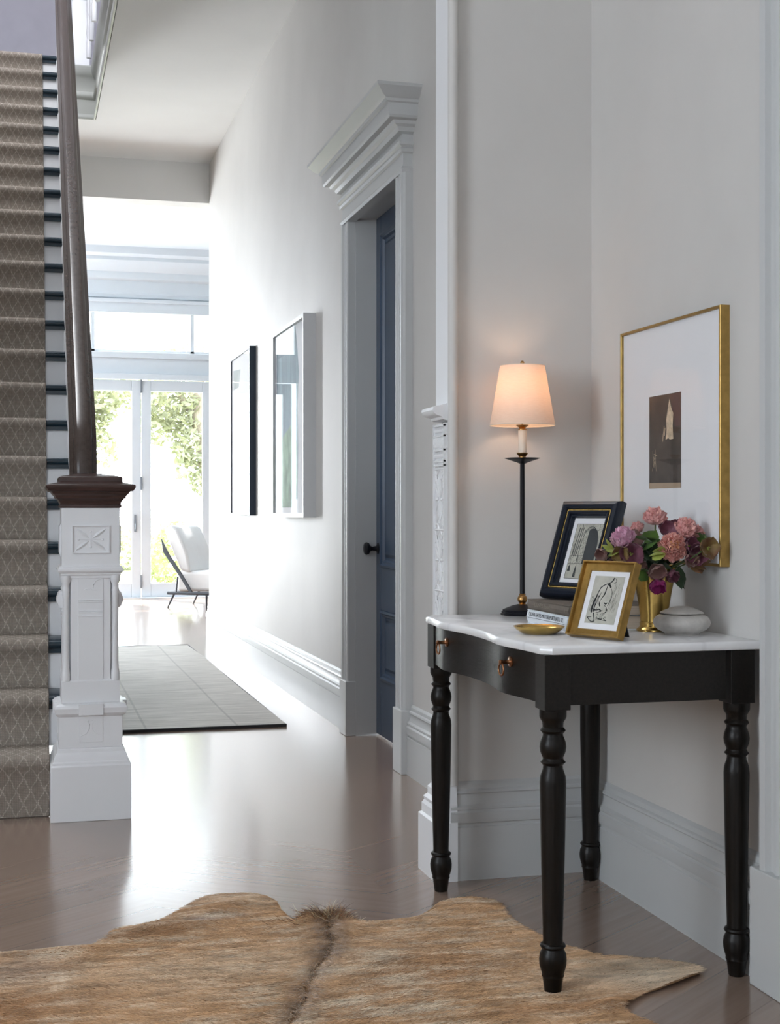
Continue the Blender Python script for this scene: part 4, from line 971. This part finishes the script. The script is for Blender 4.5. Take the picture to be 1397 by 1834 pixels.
def hellebore(name, pos, direction, r, mat, label, seed, center=True, cupv=.25, tilt=1.15, group='hellebores in the vase'):
    t = empty(name, pos, 0, label, 'hellebore', group)
    T = orient((0, 0, 0), direction, seed); mb = MB(); rn = random.Random(seed)
    for k in range(5):
        a = 2 * math.pi * k / 5 + rn.uniform(-.15, .15)
        base = Matrix.Rotation(a, 4, 'Z') @ Matrix.Translation((0, r * .06, 0)) @ Matrix.Rotation(-(tilt + rn.uniform(-.2, .2)), 4, 'X')
        cupped(mb, T @ base, r * .66, r * 1.18, .7, cupv, r * .05, seed=rn.random())
    mb.build('sepals', mat, t, smooth=60)
    if center:
        mc = MB()
        for k in range(16):
            a = rn.uniform(0, 6.28); q = r * .16 * rn.random(); mc.tube([(0, 0, 0), (q * math.cos(a), q * math.sin(a), r * .22)], .0006, 4); mc.ico((q * math.cos(a), q * math.sin(a), r * .22), .0013, 5, 3)
        mc.tf(T).build('stamens', p_lime, t)
    stem(t, pos); return t
def leafspray(name, pos, dirs, r, mat, label, seed, wd=.42, group='leafy sprigs in the vase'):
    t = empty(name, pos, 0, label, 'leaf', group); mb = MB(); rn = random.Random(seed)
    for d in dirs:
        T = orient((0, 0, 0), d, rn.uniform(-.8, .8)); n = 9; vs = []; fs = []
        for i in range(n + 1):
            t_ = i / n; w_ = r * wd * math.sin(math.pi * min(1, t_ * .96 + .03)) ** .8 * (1 + .10 * (i % 2)); z = r * t_; y = -.18 * r * t_ * t_
            for s_ in (-1, -.5, 0, .5, 1): vs.append(T @ Vector((w_ * s_, y - abs(s_) * w_ * .30 + .0, z - abs(s_) * .06 * r)))
        for i in range(n):
            for j in range(4): a = i * 5 + j; fs.append((a, a + 1, a + 6, a + 5))
        mb.add(vs, fs)
    mb.build('leaves', mat, t, smooth=60); stem(t, pos); return t
ca, sa = math.cos(math.atan2(656.5, 2475)), math.sin(math.atan2(656.5, 2475))
RT = Vector((ca, -sa, 0)); FW = Vector((sa, ca, 0)); ZU = Vector((0, 0, 1))
def fp(r_, u_, d_=0):     # right of, above and nearer than the vase mouth (metres)
    return Vector((VX, VY, TZ)) + RT * r_ + ZU * u_ - FW * d_
def dv(r_, u_, d_): return RT * r_ + ZU * u_ - FW * d_
ranunculus('rose', fp(.000, .276, .02), dv(-.05, 1, .55), .031, p_rose, p_peach, 'dusty pink rose standing highest in the bouquet', 1)
ranunculus('rose', fp(.066, .250, .06), dv(.3, .8, .8), .032, p_rose, p_peach, 'full pink rose at the upper right of the bouquet', 2)
ranunculus('rose', fp(.094, .240, .04), dv(.8, .7, .3), .022, p_rose, p_rose, 'small pink rose tucked behind the full rose on the right', 3)
ranunculus('rose', fp(.028, .208, .095), dv(-.05, .2, 1), .029, p_peach, p_apric, 'open peach rose with an apricot heart facing the room', 4, .55)
ranunculus('rose', fp(-.085, .226, .055), dv(-.5, .6, .8), .033, p_mauve, p_mauve, 'mauve pink rose at the left of the bouquet', 5)
ranunculus('rose', fp(-.040, .250, .00), dv(-.4, 1, .3), .020, p_rose, p_rose, 'small half hidden pink rose behind the green sprig', 6)
hellebore('hellebore', fp(.102, .205, .120), dv(.10, .05, 1), .029, p_bronze, 'bronze green hellebore with a dark edge at the far right of the bouquet', 11)
hellebore('hellebore', fp(.088, .196, .075), dv(-.1, -.3, 1), .032, p_burg, 'burgundy hellebore just left of the bronze green one', 12, False)
hellebore('hellebore', fp(-.128, .186, .06), dv(-.7, .0, .9), .027, p_dusky, 'dusky pink hellebore at the far left of the bouquet', 13, False, .5, .8)
hellebore('hellebore', fp(-.068, .188, .075), dv(-.1, .1, 1), .033, p_burg, 'dark burgundy hellebore under the mauve rose', 14, True)
hellebore('hellebore', fp(-.100, .172, .05), dv(-.4, -.6, .8), .028, p_burg, 'burgundy hellebore above the small gold frame', 15, False)
hellebore('hellebore', fp(.048, .235, -.01), dv(.1, .6, .9), .032, p_burg, 'shadowed burgundy hellebore between the two upper roses', 16, False)
hellebore('hellebore', fp(-.010, .158, .085), dv(-.1, -.5, 1), .030, p_dusky, 'dusky mauve hellebore drooping over the vase rim', 17, False, .4, .9)
hellebore('hellebore', fp(-.008, .128, .085), dv(-.1, -.8, .8), .030, p_mag, 'bright magenta hellebore hanging lowest in front of the vase', 18, False, .4, .8)
hellebore('hellebore', fp(.022, .146, .080), dv(.3, -.5, .8), .026, p_burg, 'plum hellebore beside the magenta one', 19, False, .4, .8)
hellebore('hellebore', fp(-.022, .190, .06), dv(0, .2, 1), .030, p_dark, 'near black hellebore in the middle of the bouquet', 20, False)
hellebore('hellebore', fp(.090, .222, .01), dv(.3, .2, 1), .032, p_burg, 'purple hellebore under the full pink rose', 21, False)
hellebore('hellebore', fp(.070, .178, .07), dv(.3, -.2, 1), .026, p_dusky, 'pale dusky hellebore below the open peach rose', 22, False, .3, .9)
hellebore('hellebore', fp(-.050, .165, .05), dv(-.2, -.5, .9), .030, p_dusky, 'brownish hellebore low behind the small gold frame', 23, False)
hellebore('hellebore', fp(.026, .242, .035), dv(0, .5, 1), .026, p_burg, 'small wine coloured hellebore just under the highest rose', 24, False)
hellebore('hellebore', fp(-.058, .218, .035), dv(.2, .5, 1), .026, p_dusky, 'small dusky hellebore between the mauve rose and the green leaves', 25, False)
hellebore('hellebore', fp(.066, .205, .075), dv(.5, .2, 1), .028, p_burg, 'deep plum hellebore right of the open peach rose', 26, True)
hellebore('hellebore', fp(-.092, .190, .078), dv(-.3, -.2, 1), .024, p_bronze, 'bronze hellebore between the dusky and burgundy ones on the left', 27, False)
leafspray('lime_sprig', fp(-.105, .200, .06), [dv(-.6, 1, .3), dv(-1, .5, .4), dv(-1, .1, .7), dv(-.5, -.3, .9)], .036, p_lime, 'lime green sprig at the upper left of the bouquet', 31, .38)
leafspray('green_sprig', fp(-.030, .222, .055), [dv(.6, .8, .6), dv(.9, .3, .8), dv(-.3, .5, .9), dv(.1, -.2, 1)], .042, p_green, 'mid green leaves beside the mauve rose', 32, .5)
leafspray('green_sprig', fp(-.010, .196, .085), [dv(.2, .7, .9), dv(-.4, -.1, 1), dv(.1, -.6, 1)], .030, p_lime, 'lime leaf left of the open peach rose', 33, .55)
leafspray('green_sprig', fp(.085, .175, .06), [dv(.8, -.5, .7), dv(.5, -.8, .6), dv(.9, .1, .5), dv(0, .4, 1)], .040, p_bronze, 'yellow green leaves at the lower right of the bouquet', 34, .5)
leafspray('green_sprig', fp(.052, .155, .05), [dv(.15, -1, .3), dv(.3, -.8, .1)], .052, p_dark, 'dark green leaf hanging down beside the vase', 35, .32)
leafspray('green_sprig', fp(.090, .228, .045), [dv(.2, .6, .9), dv(.5, .0, .9)], .034, p_green, 'green leaf between the pink rose and the bronze hellebore', 36, .5)
leafspray('green_sprig', fp(-.110, .165, .04), [dv(-.6, -.2, .8), dv(.2, -.4, .9), dv(-.8, .3, .6)], .036, p_green, 'bright green leaf low at the left of the bouquet', 37, .45)
leafspray('green_sprig', fp(.000, .185, .02), [dv(a_, b_, 1) for a_, b_ in ((-1, 0), (1, 0), (0, 1), (-.7, .7), (.7, .7), (.8, -.5), (-.8, -.5), (1.5, .3), (-1.5, .3))], .070, p_dark, 'dark leaves filling the heart of the bouquet', 38, .45)
leafspray('green_sprig', fp(-.038, .150, .075), [dv(-.3, -.7, .8), dv(-.1, .4, 1)], .034, p_green, 'small green leaf over the vase rim', 39, .45)

# ------------------------------------------------------------------ animal hide rug
OUT = [(-.62, 3.30), (-.40, 3.36), (-.20, 3.37), (-.054, 3.405), (.05, 3.385), (.14, 3.388), (.20, 3.42), (.226, 3.51), (.29, 3.53), (.356, 3.563), (.42, 3.66), (.48, 3.752), (.56, 3.765), (.635, 3.735), (.662, 3.65), (.655, 3.53), (.672, 3.455), (.70, 3.475), (.746, 3.50), (.79, 3.45), (.835, 3.40), (.90, 3.395), (.96, 3.41), (1.02, 3.46), (1.07, 3.53), (1.118, 3.56), (1.18, 3.55), (1.222, 3.50), (1.205, 3.41), (1.20, 3.33), (1.212, 3.22), (1.245, 3.12), (1.285, 3.035), (1.35, 2.99), (1.43, 2.955), (1.490, 2.90), (1.485, 2.845), (1.44, 2.815), (1.375, 2.785), (1.30, 2.755), (1.235, 2.715), (1.200, 2.66), (1.24, 2.60), (1.22, 2.52), (1.15, 2.40), (1.18, 2.22), (1.10, 2.00), (.85, 1.80), (.6, 1.9), (.3, 1.75), (0, 1.95), (-.3, 1.9), (-.5, 2.1), (-.9, 2.2), (-1.0, 2.6), (-.85, 2.9), (-.95, 3.15), (-.8, 3.3)]
def smooth_closed(P, it=2):
    for _ in range(it):
        Q = []
        for i in range(len(P)):
            a, b_ = P[i], P[(i + 1) % len(P)]
            Q += [(a[0] * .75 + b_[0] * .25, a[1] * .75 + b_[1] * .25), (a[0] * .25 + b_[0] * .75, a[1] * .25 + b_[1] * .75)]
        P = Q
    return P
OS = smooth_closed(OUT)
OS = [(x + .006 * noise.noise(Vector((x * 22, y * 22, 0))), y + .006 * noise.noise(Vector((x * 22, y * 22, 5)))) for x, y in OS]
OA = np.array(OS)
def inside(pts):
    x, y = pts[:, 0], pts[:, 1]; c = np.zeros(len(pts), bool)
    xj, yj = OA[-1]
    for xi, yi in OA:
        cond = ((yi > y) != (yj > y)) & (x < (xj - xi) * (y - yi) / (yj - yi + 1e-12) + xi); c ^= cond; xj, yj = xi, yi
    return c
def edgedist(pts):
    d = np.full(len(pts), 9.)
    B = np.roll(OA, -1, 0)
    for a, b_ in zip(OA, B):
        ab = b_ - a; t_ = np.clip(((pts - a) @ ab) / (ab @ ab + 1e-12), 0, 1); q = a + t_[:, None] * ab
        d = np.minimum(d, np.hypot(pts[:, 0] - q[:, 0], pts[:, 1] - q[:, 1]))
    return d
SPN = np.array([(.775, 3.48), (.735, 3.36), (.70, 3.22), (.64, 3.05), (.57, 2.90), (.50, 2.72), (.44, 2.5), (.40, 2.2), (.38, 1.8)])
def spine(pts):
    d = np.full(len(pts), 9.); side = np.zeros(len(pts)); al = np.zeros(len(pts))
    for k in range(len(SPN) - 1):
        a, b_ = SPN[k], SPN[k + 1]; ab = b_ - a; t_ = np.clip(((pts - a) @ ab) / (ab @ ab), 0, 1); q = a + t_[:, None] * ab
        dd = np.hypot(pts[:, 0] - q[:, 0], pts[:, 1] - q[:, 1]); m_ = dd < d
        s_ = np.sign(ab[0] * (pts[:, 1] - a[1]) - ab[1] * (pts[:, 0] - a[0]))
        d = np.where(m_, dd, d); side = np.where(m_, s_, side); al = np.where(m_, k + t_, al)
    return d, side, al
def g(p, cx, cy, sx, sy, a=0):
    dx, dy = p[:, 0] - cx, p[:, 1] - cy; ca_, sa_ = math.cos(a), math.sin(a)
    u_, v_ = dx * ca_ + dy * sa_, -dx * sa_ + dy * ca_
    return np.exp(-(u_ / sx) ** 2 - (v_ / sy) ** 2)
def hide_h(p):
    h = np.full(len(p), .0045)
    h += .020 * g(p, .33, 3.47, .13, .030, .1) + .014 * g(p, .50, 3.62, .10, .05, .6) + .016 * g(p, .70, 3.45, .028, .03) + .010 * g(p, .10, 3.37, .12, .018)
    h += .014 * g(p, .775, 3.47, .05, .022) + .006 * g(p, .74, 3.33, .10, .03, .3) + .010 * g(p, 1.13, 3.47, .08, .05, -.4) + .008 * g(p, .95, 3.38, .12, .03)
    h += .010 * g(p, 1.22, 3.15, .03, .12, .3) * 0 + .006 * g(p, .10, 3.1, .3, .05, .2) + .005 * g(p, .9, 3.1, .25, .05, -.25) + .012 * g(p, 1.20, 2.70, .05, .03, .3) + .008 * g(p, 1.42, 2.80, .10, .02, .5)
    nz = np.array([noise.noise(Vector((x * 5, y * 7, 1.3))) for x, y in p]); h += .0025 * np.maximum(0, nz + .2)
    h *= 1 - .75 * g(p, 1.116, 2.832, .07, .07)
    return np.maximum(h, .003)
gx, gy = np.meshgrid(np.arange(-1.0, 1.52, .016), np.arange(1.7, 3.8, .016))
gp = np.stack([gx.ravel(), gy.ravel()], 1); gp = gp + np.random.uniform(-.003, .003, gp.shape)
gp = gp[inside(gp)]; gp = gp[edgedist(gp) > .007]
allp = np.concatenate([OA, gp]); nb = len(OA)
vo, eo, fo, _, _, _ = delaunay_2d_cdt([Vector((float(a), float(b_))) for a, b_ in allp], [], [list(range(nb))], 1, 1e-6)
vp = np.array([(v_.x, v_.y) for v_ in vo]); hz = hide_h(vp); ed = edgedist(vp)
hz = np.where(ed < .004, hz * .85, hz)
hide = empty('hide_rug', (.4, 2.8, 0), 0, 'golden tan animal hide rug lying across the floor under the table leg', 'rug')
HO = np.array([.4, 2.8, 0])
m_skin = M('hide_skin', (.36, .21, .105), .8, var=.35, scale=7)
mb = MB(); n0 = len(vp)
vs = [(x - .4, y - 2.8, z) for (x, y), z in zip(vp, hz)] + [(x - .4, y - 2.8, max(.0005, z - .0035)) for (x, y), z in zip(vp, hz)]
fs = [tuple(f_) for f_ in fo] + [tuple(i + n0 for i in f_[::-1]) for f_ in fo]
cnt = {}
for f_ in fo:
    for a, b_ in zip(f_, list(f_[1:]) + [f_[0]]): cnt[(a, b_)] = 1
for (a, b_) in list(cnt):
    if (b_, a) not in cnt: fs.append((b_, a, a + n0, b_ + n0))
mb.add(vs, fs); mb.build('skin', m_skin, hide, smooth=70)
# coat of short hair as real strands
NF = 230000
P_ = np.random.uniform((-1.0, 1.75), (1.5, 3.8), (int(NF * 2.6), 2))
keep = (P_[:, 1] > 2.45) | (np.random.rand(len(P_)) < .25)
P_ = P_[keep]; P_ = P_[inside(P_)][:NF]
extra = np.random.normal((.775, 3.458), (.048, .018), (1500, 2)); extra = extra[inside(extra)]
tt = np.random.rand(9000) ** 1.2 * 4.5; ii = tt.astype(int); ff = tt - ii
sp_ = SPN[ii] + (SPN[ii + 1] - SPN[ii]) * ff[:, None] + np.random.normal(0, .022, (9000, 2)); sp_ = sp_[inside(sp_)]
ne, nsn = len(extra), len(sp_)
P_ = np.concatenate([P_, sp_, extra]); n = len(P_)
d_, sd, al = spine(P_ + np.stack([.008 * np.sin(P_[:, 1] * 17) + .004 * np.sin(P_[:, 1] * 51 + 1), 0 * P_[:, 0]], 1))
def vn(p, s, o): return np.array([noise.noise(Vector((x * s, y * s, o))) for x, y in p])
sub = P_
# cheap smooth fields sampled from a grid
def field(s, o, sx=1, sy=1, q=.02):
    gx_ = np.arange(-1.1, 1.6, q); gy_ = np.arange(1.65, 3.9, q)
    G = np.array([[noise.noise(Vector((x * s * sx, y * s * sy, o))) for x in gx_] for y in gy_])
    fx = (P_[:, 0] + 1.1) / q; fy = (P_[:, 1] - 1.65) / q; ix = np.clip(fx.astype(int), 0, len(gx_) - 2); iy = np.clip(fy.astype(int), 0, len(gy_) - 2); ax = fx - ix; ay = fy - iy
    return G[iy, ix] * (1 - ax) * (1 - ay) + G[iy, ix + 1] * ax * (1 - ay) + G[iy + 1, ix] * (1 - ax) * ay + G[iy + 1, ix + 1] * ax * ay
f1 = field(3.0, .3); f2 = field(9.0, 3.1); f3 = field(2.2, 7.7); f4 = field(14.0, 9.1, .5, 2.2); f5 = field(42.0, 4.4, .40, 2.4, .007)
# flow: away from the spine and slightly towards the viewer
ang = np.where(sd < 0, math.pi + .06, -.18) + f1 * .7 + f2 * .35 + np.random.normal(0, .10, n)
near = np.exp(-(d_ / .05) ** 2)
ang = ang + near * np.random.normal(0, .45, n) + np.where(sd < 0, near * .6, -near * .7)
ln_ = .016 + .004 * np.random.rand(n) + .012 * near
lift = .20 + .10 * np.random.rand(n) + .35 * near
tuft = np.zeros(n, bool); tuft[-ne:] = True
ln_[tuft] = np.random.uniform(.015, .055, ne) * np.where(np.random.rand(ne) < .3, 1.1, .65); lift[tuft] = np.random.uniform(.1, 1.0, ne)
ang[tuft] = np.arctan2(np.random.normal(.15, .6, ne), (P_[tuft][:, 0] - .765) * 22 + np.random.normal(.15, .6, ne))
hs = np.interp(np.arange(1), [0], [0])
# height by nearest grid sample
gx_ = np.arange(-1.1, 1.6, .01); gy_ = np.arange(1.65, 3.9, .01)
GX, GY = np.meshgrid(gx_, gy_); GH_ = hide_h(np.stack([GX.ravel(), GY.ravel()], 1)).reshape(GX.shape)
def hh(p):
    fx = (p[:, 0] + 1.1) / .01; fy = (p[:, 1] - 1.65) / .01; ix = np.clip(fx.astype(int), 0, len(gx_) - 2); iy = np.clip(fy.astype(int), 0, len(gy_) - 2); ax = fx - ix; ay = fy - iy
    return GH_[iy, ix] * (1 - ax) * (1 - ay) + GH_[iy, ix + 1] * ax * (1 - ay) + GH_[iy + 1, ix] * (1 - ax) * ay + GH_[iy + 1, ix + 1] * ax * ay
K = 4; pos = np.zeros((n, K, 3), np.float32)
bend = np.random.normal(0, .18, n)
x, y = P_[:, 0].copy(), P_[:, 1].copy(); above = np.zeros(n)
pos[:, 0, 0], pos[:, 0, 1], pos[:, 0, 2] = x, y, hh(P_) - .0008
for k in range(1, K):
    a = ang + bend * k; sl = lift * (1.25 - .42 * k) if True else lift
    sl = np.where(tuft, lift * (1.1 - .15 * k), sl)
    stp = ln_ / (K - 1); x = x + stp * np.cos(a) * np.cos(sl); y = y + stp * np.sin(a) * np.cos(sl); above = above + stp * np.sin(sl)
    pos[:, k, 0], pos[:, k, 1], pos[:, k, 2] = x, y, np.maximum(hh(np.stack([x, y], 1)), .001) + above
pos -= HO.astype(np.float32)
hc = bpy.data.hair_curves.new('hide_fur'); hc.add_curves([K] * n)
hc.points.foreach_set('position', pos.ravel())
rad = np.tile(np.array([.00052, .00048, .00036, .00010], np.float32), n)
at_ = hc.attributes.get('radius') or hc.attributes.new('radius', 'FLOAT', 'POINT'); at_.data.foreach_set('value', rad)
# coat colour per strand: tan, cream streaks, rust patches, a brown line down the back
rndv = np.random.rand(n)
def mixc_(a, b_, f_): return a + (b_ - a) * np.clip(f_, 0, 1)[:, None]
tan = np.array([.56, .345, .185]); cream = np.array([.74, .62, .47]); rust = np.array([.34, .160, .062]); brown = np.array([.14, .075, .045]); grey = np.array([.42, .34, .29])
colr = np.repeat(tan[None], n, 0)
colr = mixc_(colr, rust[None], (f3 * 1.1 + .12 + f4 * .5 + (rndv - .5) * .5))
colr = mixc_(colr, cream[None], (f4 * 1.3 + f1 * .5 + (np.random.rand(n) - .5) * 1.0 + .10) * .9)
colr = mixc_(colr, cream[None], .85 * g(P_, 1.36, 2.87, .22, .10, 0) + .35 * g(P_, .45, 3.15, .35, .12, 0) + .35 * g(P_, .55, 3.70, .12, .06, 0))
colr = mixc_(colr, grey[None], .8 * g(P_, .44, 3.52, .10, .025, .25) + .5 * g(P_, .0, 3.25, .12, .12, 0))
colr = mixc_(colr, rust[None], .65 * g(P_, .27, 3.44, .13, .02, .05) + .6 * g(P_, -.05, 3.0, .25, .10, 0) + .5 * g(P_, 1.1, 2.72, .2, .05, 0))
colr = mixc_(colr, brown[None], np.exp(-(d_ / (.020 + .018 * np.clip(f2 + .3, 0, 1))) ** 2) * (.58 - .07 * al + .5 * f2) * (rndv * .8 + .5) * (al < 6))
colr = mixc_(colr, grey[None], np.exp(-(d_ / .018) ** 2) * (np.random.rand(n) < .28) * .9)
tc_ = np.random.rand(ne)[:, None]; colr[tuft] = np.where(tc_ < .45, brown, np.where(tc_ < .75, rust, np.array([.70, .58, .36])))
colr *= (.80 + .36 * np.random.rand(n) + .45 * f5)[:, None]
colr = mixc_(colr, cream[None], .9 * (f5 + f4 * .6 - .22))
ca_ = hc.attributes.new('coat', 'FLOAT_COLOR', 'CURVE'); ca_.data.foreach_set('color', np.concatenate([np.clip(colr, 0, 1), np.ones((n, 1))], 1).astype(np.float32).ravel())
m_fur, nt, b = nmat('hide_fur'); an = N(nt, 'ShaderNodeAttribute'); an.attribute_name = 'coat'
L(nt, an.outputs['Color'], b.inputs['Base Color']); b.inputs['Roughness'].default_value = .42; b.inputs['Specular IOR Level'].default_value = .35
hc.materials.append(m_fur)
fo_ = bpy.data.objects.new('fur', hc); COL.objects.link(fo_); fo_.parent = hide; fo_['kind'] = 'stuff'
